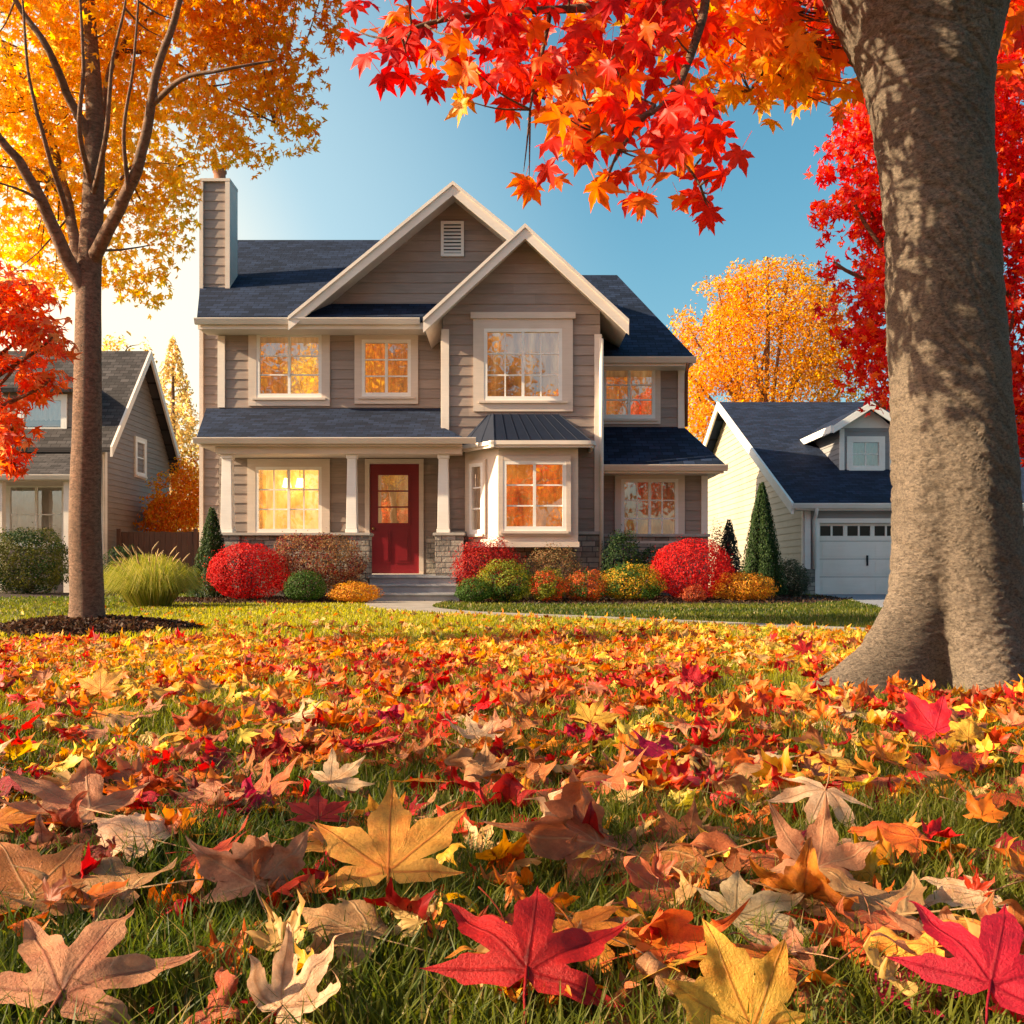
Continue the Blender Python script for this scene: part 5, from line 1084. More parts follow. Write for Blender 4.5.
shrub('low_shrub', 'small green shrub at the right foot of the steps', 455, 493, 578, 17.4, GRN, 2400, 0.035, lump=0.1)
shrub('leafy_shrub', 'yellow green mounded shrub below the bay window', 476, 537, 561, 17.7, LIME, 3800, 0.042, None, 0.16, 2.8, 0.5, patch=(GRN, 3.5, 0.15))
shrub('dry_shrub', 'tan feathery shrub against the stone under the bay', 524, 582, 546, 18.6, TAN + [(0.12, 0.12, 0.05)], 3000, 0.045, None, 0.2, 3.4, 0.35)
shrub('low_shrub', 'small red and green shrub in the middle of the right bed', 530, 566, 569, 17.5, [(0.50, 0.03, 0.015), (0.60, 0.10, 0.02), (0.10, 0.12, 0.025)], 2400, 0.037, None, 0.16, 3.2, 0.4, patch=(LIME, 4, 0.1))
shrub('low_shrub', 'orange and red small shrub beneath the house corner', 564, 608, 570, 17.6, [(0.60, 0.16, 0.02), (0.45, 0.05, 0.015), (0.25, 0.10, 0.03)], 2600, 0.038, None, 0.16, 3.0, 0.45, patch=(GRN, 4, 0.2))
shrub('leafy_shrub', 'green and amber broad shrub left of the right scarlet globe', 600, 664, 563, 17.7, LIME + AMB[:2], 3800, 0.04, None, 0.14, 2.8, 0.5, patch=(GRN, 3, 0.1))
shrub('dark_shrub', 'dark upright evergreen shrub at the corner of the bay section', 601, 642, 530, 19.0, DGRN, 3000, 0.05, None, 0.18, 2.6, 0.4, 0.45)
shrub('dark_shrub', 'dull green shrub beneath the lower right window', 632, 668, 548, 19.2, DGRN + GRN[:1], 2000, 0.05, None, 0.16, 2.6, 0.4, 0.45)
shrub('low_shrub', 'tiny rusty red plant in front of the right scarlet globe', 681, 706, 585, 17.3, [(0.42, 0.10, 0.03), (0.30, 0.05, 0.03)], 1000, 0.032, None, 0.2, 3, None)
shrub('low_shrub', 'amber shrub beside the tall pointed evergreen', 711, 776, 572, 17.9, AMB, 3400, 0.04, None, 0.15, 2.8, 0.55)
shrub('grey_shrub', 'grey green shrub against the garage house corner', 772, 808, 560, 20.5, [(0.07, 0.09, 0.05), (0.10, 0.11, 0.06), (0.05, 0.06, 0.035)], 2600, 0.05, None, 0.14, 2.8, 0.5)
shrub('rust_shrub', 'thin rusty shrub behind the right scarlet globe', 706, 730, 525, 22.0, [(0.35, 0.06, 0.03), (0.20, 0.05, 0.03), (0.08, 0.06, 0.03)], 1300, 0.05, None, 0.25, 4, 0.3)
shrub('dark_shrub', 'dark mounded green shrub below the brown house window', -20, 76, 527, 23.0, DGRN + [(0.08, 0.09, 0.02)], 6000, 0.07, None, 0.12, 2.4, 0.9, 0.45, patch=([(0.10, 0.10, 0.02)], 1.6, 0.1))
shrub('dark_shrub', 'dark low evergreen shrub by the brown gable wall', 100, 150, 548, 24.6, DGRN, 2600, 0.07, None, 0.16, 2.4, 0.5)
conifer('pointed_evergreen', 'small pointed evergreen at the left corner of the porch', (PX(212, 18.3), 18.3, 0), PZ(507, 18.3), 0.46, 9000, 0.045, DGRN + [(0.06, 0.09, 0.02)], 'shrub', 0, 0.9, 'shrub')
conifer('pointed_evergreen', 'tall dark pointed evergreen beside the cream gable wall', (PX(762, 19.2), 19.2, 0), PZ(482, 19.2), 0.52, 15000, 0.045, DGRN + [(0.05, 0.09, 0.025)], 'shrub', 0, 0.9, 'shrub')
conifer('pointed_evergreen', 'little grey pointed evergreen between the right globe and cream wall', (PX(729, 21.5), 21.5, 0), PZ(519, 21.5), 0.45, 6000, 0.05, [(0.06, 0.07, 0.05), (0.09, 0.08, 0.06)], 'shrub', 5, 0.5, 'shrub')
# ornamental grass
og = (PX(150, 15.6), 15.6, 0); t = thing('fountain_grass', 'arching clump of yellow green ornamental grass near the porch', 'ornamental grass', og)
mb = MB(); cols_og = []
for i in range(3200):
    a = random.uniform(0, 6.283); rr = random.random() ** 0.55; out = 0.58 * rr; hh = (0.92 - 0.30 * rr ** 2) * random.uniform(0.42, 1.0) ** 0.8; out *= random.uniform(0.75, 1.3); bx_, by_ = 0.30 * rr * math.cos(a + .3), 0.28 * rr * math.sin(a + .3)
    q0 = Vector((bx_, by_, 0)); q1 = Vector((bx_ + out * .3 * math.cos(a), by_ + out * .3 * math.sin(a), hh * .72)); q2 = Vector((bx_ + out * .7 * math.cos(a), by_ + out * .7 * math.sin(a), hh * .95)); q3 = Vector((bx_ + out * 1.05 * math.cos(a), by_ + out * 1.05 * math.sin(a), hh * (0.72 - .45 * rr * random.random())))
    s_ = Vector((-math.sin(a), math.cos(a), 0)) * 0.0045; s_ = s_ if random.random() < .5 else Vector((0.0045, 0, 0))
    o = len(mb.v); mb.add([q0 - s_, q0 + s_, q1 - s_, q1 + s_, q2 - s_ * .7, q2 + s_ * .7, q3], [(0, 1, 3, 2), (2, 3, 5, 4), (4, 5, 6)])
    c = random.choice([(0.34, 0.33, 0.04), (0.46, 0.42, 0.07), (0.22, 0.26, 0.035), (0.55, 0.46, 0.13)]); cols_og += [c] * 7
me = arrays_mesh('blades', np.array(mb.v), np.array([len(f) for f in mb.f]), np.concatenate([np.array(f) for f in mb.f]), np.array(cols_og)); link_mesh('blades', me, M['grass'], t)
mb = MB()
for i in range(26):
    a = random.uniform(0, 6.283); rr = random.random() ** .7; out = 0.5 * rr; hh = random.uniform(0.72, 1.02) - 0.2 * rr; e = Vector((og[0] + out * math.cos(a), og[1] + out * math.sin(a), hh)); dd = Vector((math.cos(a) * .10, math.sin(a) * .10, .12))
    mb.tube([Vector((og[0] + .3 * out * math.cos(a), og[1] + .3 * out * math.sin(a), .3)), e, e + dd * .3, e + dd * .8, e + dd * 1.2], [.003, .004, .013, .012, .003], 5)
mb.build('seed_heads', flat('seed heads', (0.42, 0.28, 0.13), 0.9), t)

# ------------------------------------------------------------------ lawn
def band(d0, d1, dens):
    hw_ = lambda d: 0.56 * d + 1.9
    A = (d1 - d0) * 2 * hw_((d0 + d1) / 2); n = int(A * dens); d = rng.uniform(d0, d1, int(n * 1.25)); x = rng.uniform(-1, 1, len(d)) * hw_(d1)
    k = np.abs(x) < hw_(d); return np.stack([x[k], d[k]], 1)
def lawn(name, bands):
    V_, F_, L_, C_ = [], [], [], []; off = 0
    for d0, d1, dens, h, wd in bands:
        P_ = band(d0, d1, dens)
        P_ = P_[off_paving(P_) & (np.hypot(P_[:, 0] - TREE_N.x, P_[:, 1] - TREE_N.y) > 0.36) & (np.hypot(P_[:, 0] - TREE_L.x, P_[:, 1] - TREE_L.y) > 0.9)]
        n = len(P_); a = rng.uniform(0, 2 * math.pi, n); ln = rng.uniform(0.15, 0.75, n); clump = np.array([mnoise.noise(Vector((p[0] * 2.6, p[1] * 2.6, 0))) for p in P_])
        hh = h * rng.uniform(0.55, 1.15, n) * (1 + 0.45 * clump); dx, dy = np.cos(a), np.sin(a); ww = wd * rng.uniform(0.7, 1.2, n)
        face = a + rng.normal(0, 0.6, n); sx, sy = -np.sin(face) * ww / 2, np.cos(face) * ww / 2
        b = np.stack([P_[:, 0], P_[:, 1], np.zeros(n)], 1); lat = np.stack([sx, sy, np.zeros(n)], 1)
        m1 = b + np.stack([dx * hh * ln * 0.25, dy * hh * ln * 0.25, hh * 0.55], 1); tp = b + np.stack([dx * hh * ln, dy * hh * ln, hh * (1 - 0.25 * ln)], 1)
        v = np.stack([b - lat, b + lat, m1 - lat * 0.8, m1 + lat * 0.8, tp], 1).reshape(-1, 3)
        V_.append(v); i0 = off + np.arange(n) * 5; L_.append(np.stack([i0, i0 + 1, i0 + 3, i0 + 2, i0 + 2, i0 + 3, i0 + 4], 1).ravel()); F_.append(np.tile([4, 3], n)); off += 5 * n
        mixv = np.clip(0.5 + 0.9 * np.array([mnoise.noise(Vector((p[0] * 0.55, p[1] * 0.55, 4))) for p in P_]) + rng.normal(0, 0.22, n), 0, 1)[:, None]
        strewn = (P_[:, 1] < path_y(P_[:, 0]))[:, None]
        g1, g2 = np.array([(0.042, 0.075, 0.012)]), np.array([(0.15, 0.16, 0.021)])
        sunlit_yellow = np.clip((P_[:, 1:2] - 2) / 6, 0, 1) * strewn * np.clip((P_[:, 0:1] + 6.5) / 3, 0.2, 1)  # sunlit yellow of the middle lawn put into blade colour with distance
        c = g1 * (1 - mixv) + g2 * mixv; c = c * (1 - 0.65 * sunlit_yellow) + np.array([(0.52, 0.46, 0.04)]) * 0.65 * sunlit_yellow; c *= rng.uniform(0.75, 1.25, (n, 1)); st_ = rng.uniform(size=n) < 0.06; c[st_] = (0.32, 0.24, 0.09)
        C_.append(np.repeat(c, 5, axis=0))
    me = arrays_mesh(name, np.concatenate(V_), np.concatenate(F_), np.concatenate(L_), np.concatenate(C_)); return tag(link_mesh(name, me, M['grass']), kind='stuff', label='short lawn grass, green under the strewn leaves', cat='grass')
lawn('grass', [(0.95, 2.2, 9500, 0.085, 0.0042), (2.2, 4, 4200, 0.075, 0.005), (4, 7, 1700, 0.068, 0.007), (7, 12, 750, 0.06, 0.011), (12, 20, 330, 0.05, 0.018), (20, 30, 60, 0.06, 0.035)])

# ------------------------------------------------------------------ fallen leaves: detailed leaf meshes
def big_leaf(name, curl=(0.6, 0.2), cup=0.25, ripple=0.05, seed=0.0, Ls=LOBES, notch=(0.40, 0.33), teeth=0.0, rolldir=0.0, stalk=0.7, droop=0.0, seg=0.035, nR=12, template=False):
    """palmate leaf built as rings round the stalk joint, then cupped, rippled and rolled"""
    o = maple_outline(1, Ls, notch, teeth); pts = []
    for i in range(len(o)):                                   # denser, slightly irregular edge
        a, b = o[i], o[(i + 1) % len(o)]; sN = max(1 if template else 2, int((b - a).length / seg))
        for k in range(sN):
            p = a.lerp(b, k / sN); w_ = 0.010 * mnoise.noise(Vector((p.x * 14, p.y * 14, seed))); pts.append(p * (1 + w_ * 1.6))
    nP = len(pts); c0 = Vector((0, 0.02)); V_ = [(c0.x, c0.y)]; T_ = [0.0]
    for r_ in range(1, nR + 1):
        t = (r_ / nR) ** 0.9
        for p in pts: q_ = c0 + (p - c0) * t; V_.append((q_.x, q_.y)); T_.append(t)
    angs = [(R(l[0]), l[1]) for l in Ls] + [(math.pi - R(l[0]), l[1]) for l in Ls[1:]]
    vein, out = [], []
    cr, cz = math.cos(rolldir), math.sin(rolldir)
    for (x, y), t in zip(V_, T_):
        best = 9; s_al = 0
        for an, L in angs:
            u_, v_ = x * math.cos(an) + y * math.sin(an), -x * math.sin(an) + y * math.cos(an)
            if u_ > 0 and abs(v_) < best: best = abs(v_); s_al = u_
        sec = abs(((s_al * 7 - best * 5.5 + seed) % 1.0) - 0.5) * 2     # side veins leaving the midrib
        wv = 0.011 * (1.2 - s_al)
        vv = math.exp(-(best / max(wv, 0.004)) ** 2) * 0.9 + 0.14 * max(0, 1 - sec * 4.0) * (1 if best > 0.015 else 0) * (0.6 if s_al < 0.9 else 0)
        vein.append(min(1, vv))
        r2 = x * x + y * y
        z = -cup * r2 + ripple * mnoise.noise(Vector((x * 3.2 + seed, y * 3.2, seed))) * 2 * (0.3 + r2) + 0.35 * ripple * mnoise.noise(Vector((x * 9, y * 9, seed))) * math.sqrt(r2)
        z += 0.16 * min(best, 0.14) * (1.0 if droop >= 0 else -1.0) - droop * r2 * r2
        # roll round an axis in the leaf plane: constant plus growing curvature
        a_, b_ = x * cr + y * cz, -x * cz + y * cr
        k1 = curl[0] + curl[1] * mnoise.noise(Vector((a_ * 1.5, seed, 2.0))) * 2; k1 = k1 if abs(k1) > 1e-3 else 1e-3
        th_ = b_ * k1; b2 = math.sin(th_) / k1; z2 = (1 - math.cos(th_)) / k1
        bx2, z3 = b2 - z * math.sin(th_), z2 + z * math.cos(th_)
        out.append((a_ * cr - bx2 * cz, a_ * cz + bx2 * cr, z3))
    F_ = [(0, 1 + i, 1 + (i + 1) % nP) for i in range(nP)]
    for r_ in range(nR - 1):
        o1, o2 = 1 + r_ * nP, 1 + (r_ + 1) * nP; F_ += [(o1 + i, o2 + i, o2 + (i + 1) % nP, o1 + (i + 1) % nP) for i in range(nP)]
    mb = MB(); mb.v = list(out); mb.f = F_; nL = len(out)
    b0 = Vector(out[0])
    if template: return ([(x, y - 0.25, z) for x, y, z in out], F_)
    if stalk: mb.tube([b0 + Vector((0, 0.02, -0.004)), b0 + Vector((0.01, -stalk * .3, 0.02)), b0 + Vector((0.05, -stalk * .65, 0.03)), b0 + Vector((0.10, -stalk, 0.01))], [0.013, 0.010, 0.009, 0.012], 6)
    me = bpy.data.meshes.new(name); me.from_pydata(mb.v, [], mb.f); me.polygons.foreach_set('use_smooth', [True] * len(me.polygons))
    at = me.attributes.new('vein', 'FLOAT', 'POINT'); at.data.foreach_set('value', np.array(vein + [0.9] * (len(mb.v) - nL), np.float32))
    me.materials.append(None); me.update(); return me
L_SLIM = ((90, 1.0, 0.15), (43, 0.95, 0.145), (-6, 0.72, 0.11)); L_WIDE = ((90, 1.0, 0.23), (44, 0.88, 0.21), (-4, 0.55, 0.13))
ML = {'flat': [big_leaf('maple_leaf', (0.25, 0.2), 0.12, 0.05, 1.0), big_leaf('maple_leaf', (-0.3, 0.25), 0.15, 0.06, 2.3, L_SLIM, (0.36, 0.28)), big_leaf('maple_leaf', (0.4, 0.3), 0.05, 0.07, 3.7, L_WIDE, (0.46, 0.36), 0.12, 0.8)],
      'curled': [big_leaf('maple_leaf', (1.6, 0.7), 0.25, 0.11, 4.1, LOBES, (0.4, 0.33), 0.05, 0.3), big_leaf('maple_leaf', (-1.7, 0.6), 0.1, 0.12, 5.9, L_WIDE, (0.48, 0.38), 0.1, 1.2), big_leaf('maple_leaf', (1.4, 0.9), -0.2, 0.13, 6.2, L_SLIM, (0.4, 0.3), 0, 2.2)],
      'crumpled': [big_leaf('maple_leaf', (2.6, 1.4), 0.3, 0.26, 7.7, L_WIDE, (0.55, 0.45), 0.1, 0.1), big_leaf('maple_leaf', (-2.4, 1.5), 0.2, 0.28, 8.4, L_WIDE, (0.55, 0.42), 0.1, 1.5), big_leaf('maple_leaf', (2.0, 1.8), -0.3, 0.30, 9.3, LOBES, (0.5, 0.4), 0.1, 0.8)]}
CM = {'red': big_leaf_mat('red leaf', (0.55, 0.010, 0.022), (0.36, 0.006, 0.018), (0.30, 0.004, 0.012)),
      'scarlet': big_leaf_mat('scarlet leaf', (0.66, 0.05, 0.015), (0.50, 0.015, 0.012), (0.42, 0.02, 0.01)),
      'orange': big_leaf_mat('orange leaf', (0.74, 0.21, 0.018), (0.55, 0.10, 0.015), (0.50, 0.10, 0.012)),
      'golden yellow': big_leaf_mat('golden leaf', (0.80, 0.42, 0.055), (0.74, 0.25, 0.02), (0.58, 0.18, 0.02)),
      'tan': big_leaf_mat('tan leaf', (0.56, 0.27, 0.12), (0.42, 0.15, 0.06), (0.32, 0.11, 0.05)),
      'cream': big_leaf_mat('cream leaf', (0.74, 0.50, 0.28), (0.60, 0.32, 0.14), (0.50, 0.27, 0.12)),
      'rust': big_leaf_mat('rust leaf', (0.52, 0.15, 0.045), (0.36, 0.075, 0.022), (0.58, 0.26, 0.11)),
      'dry brown': big_leaf_mat('pink brown leaf', (0.54, 0.25, 0.115), (0.42, 0.14, 0.055), (0.60, 0.34, 0.17)),
      'dark red': big_leaf_mat('dark red leaf', (0.30, 0.012, 0.014), (0.18, 0.008, 0.010), (0.14, 0.006, 0.008))}
n_big = 0
def put_leaf(mesh, colour, x, y, z, size, yaw, tilt, roll=0.0, label=None, group=None):
    """yaw turns the tip (0 = away from the camera); tilt lifts the far edge so the face shows"""
    global n_big
    o = bpy.data.objects.new('maple_leaf', mesh); COL.objects.link(o)
    o.material_slots[0].link = 'OBJECT'; o.material_slots[0].material = CM[colour]
    Mx = Matrix.Rotation(tilt, 4, 'X') @ Matrix.Rotation(roll, 4, 'Y') @ Matrix.Rotation(yaw, 4, 'Z')
    o.rotation_euler = Mx.to_euler(); o.location = (x, y, z); o.scale = (size,) * 3
    o['category'] = 'leaf'; o['group'] = group or 'fallen maple leaves'
    if label: o['label'] = label
    n_big += 1; return o
def ground_at(px, py, lift=0.0):
    Y = (CAMZ - lift) * F_PX / (py - HZ); return PX(px, Y), Y
HERO = []
def hero(px, py, wpx, kind, vi, colour, yaw, tilt, roll, lift, label, short):
    x, y = ground_at(px, py, lift); size = wpx / F_PX * y / 1.62
    HERO.append((x, y, short)); return put_leaf(ML[kind][vi], colour, x, y, lift, size, R(yaw), R(tilt), R(roll), label, 'large leaves in the front lawn')
hero(388, 872, 200, 'flat', 0, 'golden yellow', 4, 34, -4, 0.075, 'large golden yellow maple leaf propped face-on above the front grass', 'the large golden leaf')
hero(526, 972, 240, 'flat', 1, 'red', -8, 36, 5, 0.085, 'large bright red maple leaf lying open at the front of the lawn', 'the large bright red leaf')
hero(60, 995, 240, 'flat', 1, 'tan', -12, 36, 6, 0.07, 'large tan slim-lobed leaf in the lower left of the lawn', 'the large tan leaf')
hero(752, 1030, 190, 'flat', 2, 'golden yellow', 18, 55, 0, 0.06, 'upright pale yellow leaf cut by the bottom of the picture', 'the upright pale yellow leaf')
hero(990, 985, 225, 'flat', 1, 'red', -30, 40, -6, 0.085, 'bright red broad-lobed leaf at the lower right edge', 'the red leaf at the right edge')
hero(280, 1010, 160, 'curled', 2, 'cream', -40, 30, 8, 0.05, 'curled cream leaf between the large tan and bright red leaves', 'the curled cream leaf in front')
hero(825, 790, 110, 'flat', 1, 'cream', 150, 22, 6, 0.10, 'pale cream leaf turned face down on bright grass before the big trunk', 'the pale cream leaf')
hero(735, 915, 160, 'flat', 0, 'cream', -60, 16, 6, 0.07, 'buff leaf spread flat on brown leaves right of the red leaf', 'the flat buff leaf')
hero(935, 730, 86, 'flat', 2, 'scarlet', 20, 48, -8, 0.08, 'scarlet leaf standing up at the foot of the big trunk', 'the scarlet leaf by the big trunk')
hero(968, 738, 56, 'curled', 1, 'golden yellow', -20, 60, 10, 0.08, 'small yellow leaf leaning behind the scarlet leaf by the trunk', 'the yellow leaf by the big trunk')
hero(918, 838, 120, 'curled', 1, 'orange', 60, 10, 6, 0.07, 'curled orange leaf on the right below the big trunk', 'the curled orange leaf')
hero(985, 893, 120, 'flat', 2, 'cream', 100, 14, -6, 0.06, 'wide buff leaf near the right edge above the red leaf', 'the wide buff leaf at the right')
hero(318, 818, 84, 'flat', 0, 'red', 10, 20, 6, 0.07, 'red leaf lying left of the large golden leaf', 'the red leaf left of the golden one')
hero(590, 722, 62, 'flat', 0, 'golden yellow', -25, 40, 0, 0.07, 'yellow leaf raised on the middle lawn near the cream leaf', 'the yellow leaf on the middle lawn')
hero(800, 698, 46, 'flat', 1, 'golden yellow', 10, 50, 0, 0.07, 'yellow leaf standing up left of the big root', 'the yellow leaf beside the root')
hero(805, 652, 30, 'flat', 0, 'red', 10, 60, 0, 0.07, 'small red leaf upright near the path, left of the big trunk', 'the small upright red leaf')
hero(692, 682, 40, 'flat', 2, 'red', -20, 50, 0, 0.07, 'red leaf upright on the middle lawn left of the yellow leaf', 'the upright red leaf in mid lawn')
hero(100, 690, 60, 'flat', 0, 'golden yellow', 15, 45, 0, 0.07, 'yellow leaf upright on the left lawn in front of the mulch ring', 'the yellow leaf on the left lawn')
BR_ = 'broad brown leaves of the front lawn'
for (px, py, wpx, kind, vi, colour, yaw, tilt, roll, lift, lab) in (
    (600, 845, 210, 'crumpled', 0, 'rust', 60, 12, 10, .07, 'wide rust leaf crumpled in the centre of the front lawn'), (700, 858, 200, 'curled', 1, 'rust', 95, 8, -10, .07, 'long rust leaf curled right of the central crumpled one'),
    (790, 862, 170, 'crumpled', 1, 'rust', 80, 10, 8, .06, 'crumpled rust leaf left of the curled orange leaf'), (905, 915, 220, 'curled', 0, 'dry brown', 70, 10, -12, .06, 'long dull brown leaf curled above the red leaf at the right edge'),
    (680, 898, 160, 'curled', 2, 'rust', 120, 14, 8, .05, 'rust leaf beneath the flat buff leaf'), (370, 935, 150, 'curled', 1, 'dry brown', 70, 16, 10, .06, 'dull brown curled leaf below the large golden leaf'),
    (255, 885, 150, 'crumpled', 0, 'dry brown', 20, 20, 10, .07, 'crumpled pinkish brown leaf left of the large golden leaf'), (130, 890, 190, 'curled', 0, 'dry brown', 80, 8, -8, .06, 'pinkish brown curled leaf above the large tan leaf'),
    (30, 895, 180, 'flat', 2, 'rust', 40, 16, 6, .06, 'broad rust leaf at the left edge above the large tan leaf'), (90, 812, 170, 'curled', 2, 'dry brown', 75, 6, 12, .07, 'long dry brown leaf rolled up on the left lawn'),
    (150, 838, 130, 'curled', 1, 'cream', 70, 14, 10, .07, 'pale dry leaf curled beside the rolled brown one on the left lawn'), (480, 778, 110, 'crumpled', 2, 'dry brown', 40, 16, 0, .07, 'crumpled brown leaf behind the large golden leaf'),
    (330, 782, 70, 'curled', 0, 'cream', -40, 24, 10, .07, 'small pale leaf curled on sunlit grass behind the red leaf'), (215, 1015, 110, 'crumpled', 1, 'rust', 10, 20, 0, .05, 'crumpled rust leaf at the bottom beside the curled cream leaf'),
    (960, 960, 150, 'curled', 2, 'tan', 40, 12, 8, .05, 'tan curled leaf under the red leaf at the right edge'), (640, 1020, 110, 'crumpled', 0, 'rust', 60, 14, 0, .03, 'crumpled rust leaf sunk in grass at the bottom centre'), (860, 955, 120, 'crumpled', 2, 'orange', 60, 14, 0, .04, 'crumpled orange leaf sunk in grass left of the right red leaf')):
    x, y = ground_at(px, py, lift); put_leaf(ML[kind][vi], colour, x, y, lift, wpx / F_PX * y / 1.5, R(yaw), R(tilt), R(roll), lab, BR_).scale.z *= 0.55
CN_ = ['red', 'scarlet', 'orange', 'golden yellow', 'tan', 'cream', 'rust', 'dry brown', 'dark red']
CW = np.array([.13, .12, .15, .09, .11, .08, .18, .09, .05])
hp = np.array([(h[0], h[1]) for h in HERO]); placed = [(o.location.x, o.location.y) for o in COL.objects if o.name.startswith('maple_leaf')]
used_labels = {}
while n_big < 300:
    d_ = 1.14 + 2.6 * random.random() ** 1.6; x = random.uniform(-1, 1) * (0.53 * d_ + 0.05)
    if math.hypot(x - TREE_N.x, d_ - TREE_N.y) < 0.75: continue
    px, py = 512 + x / d_ * F_PX, HZ + CAMZ / d_ * F_PX
    if d_ < 2.1 and mnoise.noise(Vector((x * 1.9, d_ * 1.9, 5.5))) < -0.22: continue        # patches of bare grass
    near = min(math.hypot(x - a, (d_ - b)) for a, b, _ in HERO)
    if near < 0.14: continue
    ci = rng.choice(9, p=CW); colour = CN_[ci]; kind = random.choices(['flat', 'curled', 'crumpled'], [.40, .36, .24])[0]
    if colour in ('tan', 'rust', 'dry brown') and kind == 'flat': kind = 'curled'
    size = random.choice((0.06, 0.085, 0.10, 0.125)) * (1.0 + 0.15 * random.random()); sz = 'small ' if size < 0.075 else ('' if size < 0.117 else 'large ')
    j = int(np.argmin(np.hypot(hp[:, 0] - x, hp[:, 1] - d_))); side_ = 'left of' if x < HERO[j][0] - 0.08 else ('right of' if x > HERO[j][0] + 0.08 else ('behind' if d_ > HERO[j][1] else 'in front of'))
    lab = '%s%s %s leaf %s %s' % (sz, colour, kind if kind != 'flat' else 'open', side_, HERO[j][2])
    gr = 'fallen maple leaves ' + side_ + ' ' + HERO[j][2]
    put_leaf(ML[kind][random.randrange(3)], colour, x, d_, random.uniform(0.03, 0.075), size, random.uniform(0, 6.28), R(random.gauss(8, 11)), R(random.gauss(0, 11)), lab, gr).scale.z *= random.uniform(0.6, 1.0)
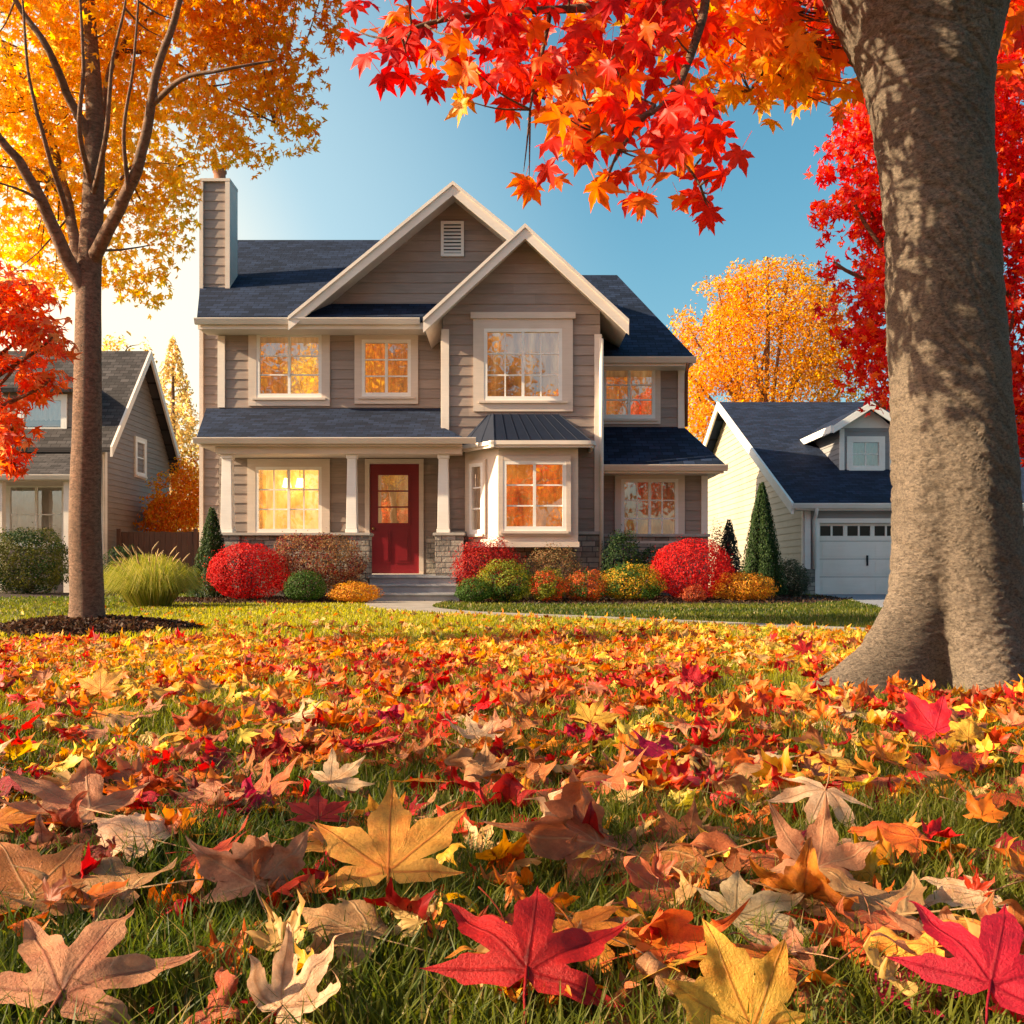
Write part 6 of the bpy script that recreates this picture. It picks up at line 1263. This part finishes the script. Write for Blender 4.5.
# the rest of the leaf fall: too many to count
def litter():
    Ps, Cs, Ss = [], [], []
    for d0, d1, dens, s0, s1 in ((1.1, 2.1, 85, 0.04, 0.085), (2.1, 3.2, 165, 0.05, 0.09), (3.2, 5.0, 130, 0.06, 0.10), (5.0, 7.5, 170, 0.05, 0.085), (7.5, 10, 70, 0.045, 0.075), (10, 13, 20, 0.045, 0.07), (13, 17, 6, 0.045, 0.07)):
        P_ = band(d0, d1, dens); P_ = P_[(P_[:, 1] < path_y(P_[:, 0]) - 0.1) & (np.hypot(P_[:, 0] - TREE_N.x, P_[:, 1] - TREE_N.y) > 0.42) & off_paving(P_)]
        ring_d = np.hypot(P_[:, 0] - TREE_L.x, P_[:, 1] - TREE_L.y); P_ = P_[(ring_d > 0.85) | (rng.uniform(size=len(P_)) < 0.25)]
        if d0 >= 7: P_ = P_[rng.uniform(size=len(P_)) < np.clip(0.42 + 0.4 * (P_[:, 0] + 0.8), 0.42, 1)]
        nz = np.array([mnoise.noise(Vector((p[0] * 1.3, p[1] * 1.3, 9))) for p in P_]); far = np.clip((P_[:, 1] - 9) / 5, 0, 1)
        left = np.clip((-P_[:, 0] - 0.30 * P_[:, 1]) / 1.5, 0, 1) * (P_[:, 1] > 8)
        thr = (-0.10 if d0 >= 3 else -0.28)
        P_ = P_[(nz + (0.10 if d0 >= 3 else 0) > rng.uniform(-0.55, thr + 0.15, len(P_))) & (rng.uniform(size=len(P_)) > 0.75 * left)]
        n = len(P_); y_ = P_[:, 1]; wy = np.clip((y_ - 4.5) / 5, 0, 1); 
        red = palette([(0.52, 0.012, 0.012), (0.62, 0.05, 0.012), (0.70, 0.16, 0.015), (0.36, 0.012, 0.012), (0.40, 0.12, 0.05), (0.46, 0.17, 0.07), (0.66, 0.20, 0.03)], n, None, .25); yel = palette([(0.80, 0.40, 0.03), (0.78, 0.30, 0.02), (0.72, 0.50, 0.08), (0.70, 0.17, 0.015), (0.60, 0.36, 0.12)], n, None, .2)
        drift = np.array([mnoise.noise(Vector((p[0] * 0.8, p[1] * 0.55, 31))) for p in P_]) if n else np.zeros(0)
        pick = (rng.uniform(size=n) < (0.36 + 0.55 * wy + 0.9 * drift))[:, None]; cc = np.where(pick, yel, red)
        zz = rng.uniform(0.02, 0.07, n) * (0.8 if d0 > 7 else 1)
        Ps.append(np.stack([P_[:, 0], y_, zz], 1)); Cs.append(cc); Ss.append(rng.uniform(s0, s1, n))
    P_, C_, S_ = np.concatenate(Ps), np.concatenate(Cs), np.concatenate(Ss); idxs = np.array_split(rng.permutation(len(P_)), 5); V_, L_, F_, K_ = [], [], [], []; off = 0
    near_ = P_[:, 1] < 7.2; jobs = []
    tmpl = [big_leaf('t', c_, cu_, rp_, sd_, ls_, nc_, 0.1, rd_, 0, 0, 0.13, 3, True) for c_, cu_, rp_, sd_, ls_, nc_, rd_ in (((0.4, .3), .1, .08, 11., LOBES, (.4, .33), .2), ((1.8, .8), .2, .14, 12., L_WIDE, (.5, .4), .4), ((-1.9, .8), .1, .15, 13., LOBES, (.42, .34), 1.2), ((2.6, 1.3), .2, .22, 14., L_WIDE, (.55, .45), 1.9), ((-2.6, 1.3), .1, .22, 15., L_SLIM, (.38, .3), .8), ((1.2, 1.0), -.3, .2, 16., L_SLIM, (.4, .3), 2.6), ((-0.9, .6), .3, .16, 17., L_WIDE, (.5, .4), 0.0))]
    for q_, ix in enumerate(np.array_split(rng.permutation(np.nonzero(near_)[0]), len(tmpl))): jobs.append((tmpl[q_], ix, 0.62))
    for gi, ix in enumerate(np.array_split(rng.permutation(np.nonzero(~near_)[0]), 5)): jobs.append((maple_small(1, (0.1, 0.7, -0.9, 1.2, -0.35)[gi], True, gi * 2.1, (LOBES, L_SLIM, L_WIDE, L_WIDE, L_SLIM)[gi]), ix, 0.8))
    for T, ix, sp_ in jobs:
        n = len(ix)
        me = scatter('tmp', T, P_[ix], rdir(n) * sp_ + np.array([0, -0.1, 0.9]), rdir(n) + np.array([0, 0, 0.1]), S_[ix], C_[ix])
        v = np.empty(len(me.vertices) * 3, np.float32); me.vertices.foreach_get('co', v); l = np.empty(len(me.loops), np.int32); me.loops.foreach_get('vertex_index', l); f = np.empty(len(me.polygons), np.int32); me.polygons.foreach_get('loop_total', f); c = np.empty(len(me.vertices) * 4, np.float32); me.attributes['col'].data.foreach_get('color', c)
        V_.append(v.reshape(-1, 3)); L_.append(l + off); F_.append(f); K_.append(c.reshape(-1, 4)[:, :3]); off += len(me.vertices); bpy.data.meshes.remove(me)
    me = arrays_mesh('fallen_leaves', np.concatenate(V_), np.concatenate(F_), np.concatenate(L_), np.concatenate(K_)); tag(link_mesh('fallen_leaves', me, M['litter']), kind='stuff', label='carpet of red, orange and yellow leaves strewn over the lawn', cat='leaves')
litter()
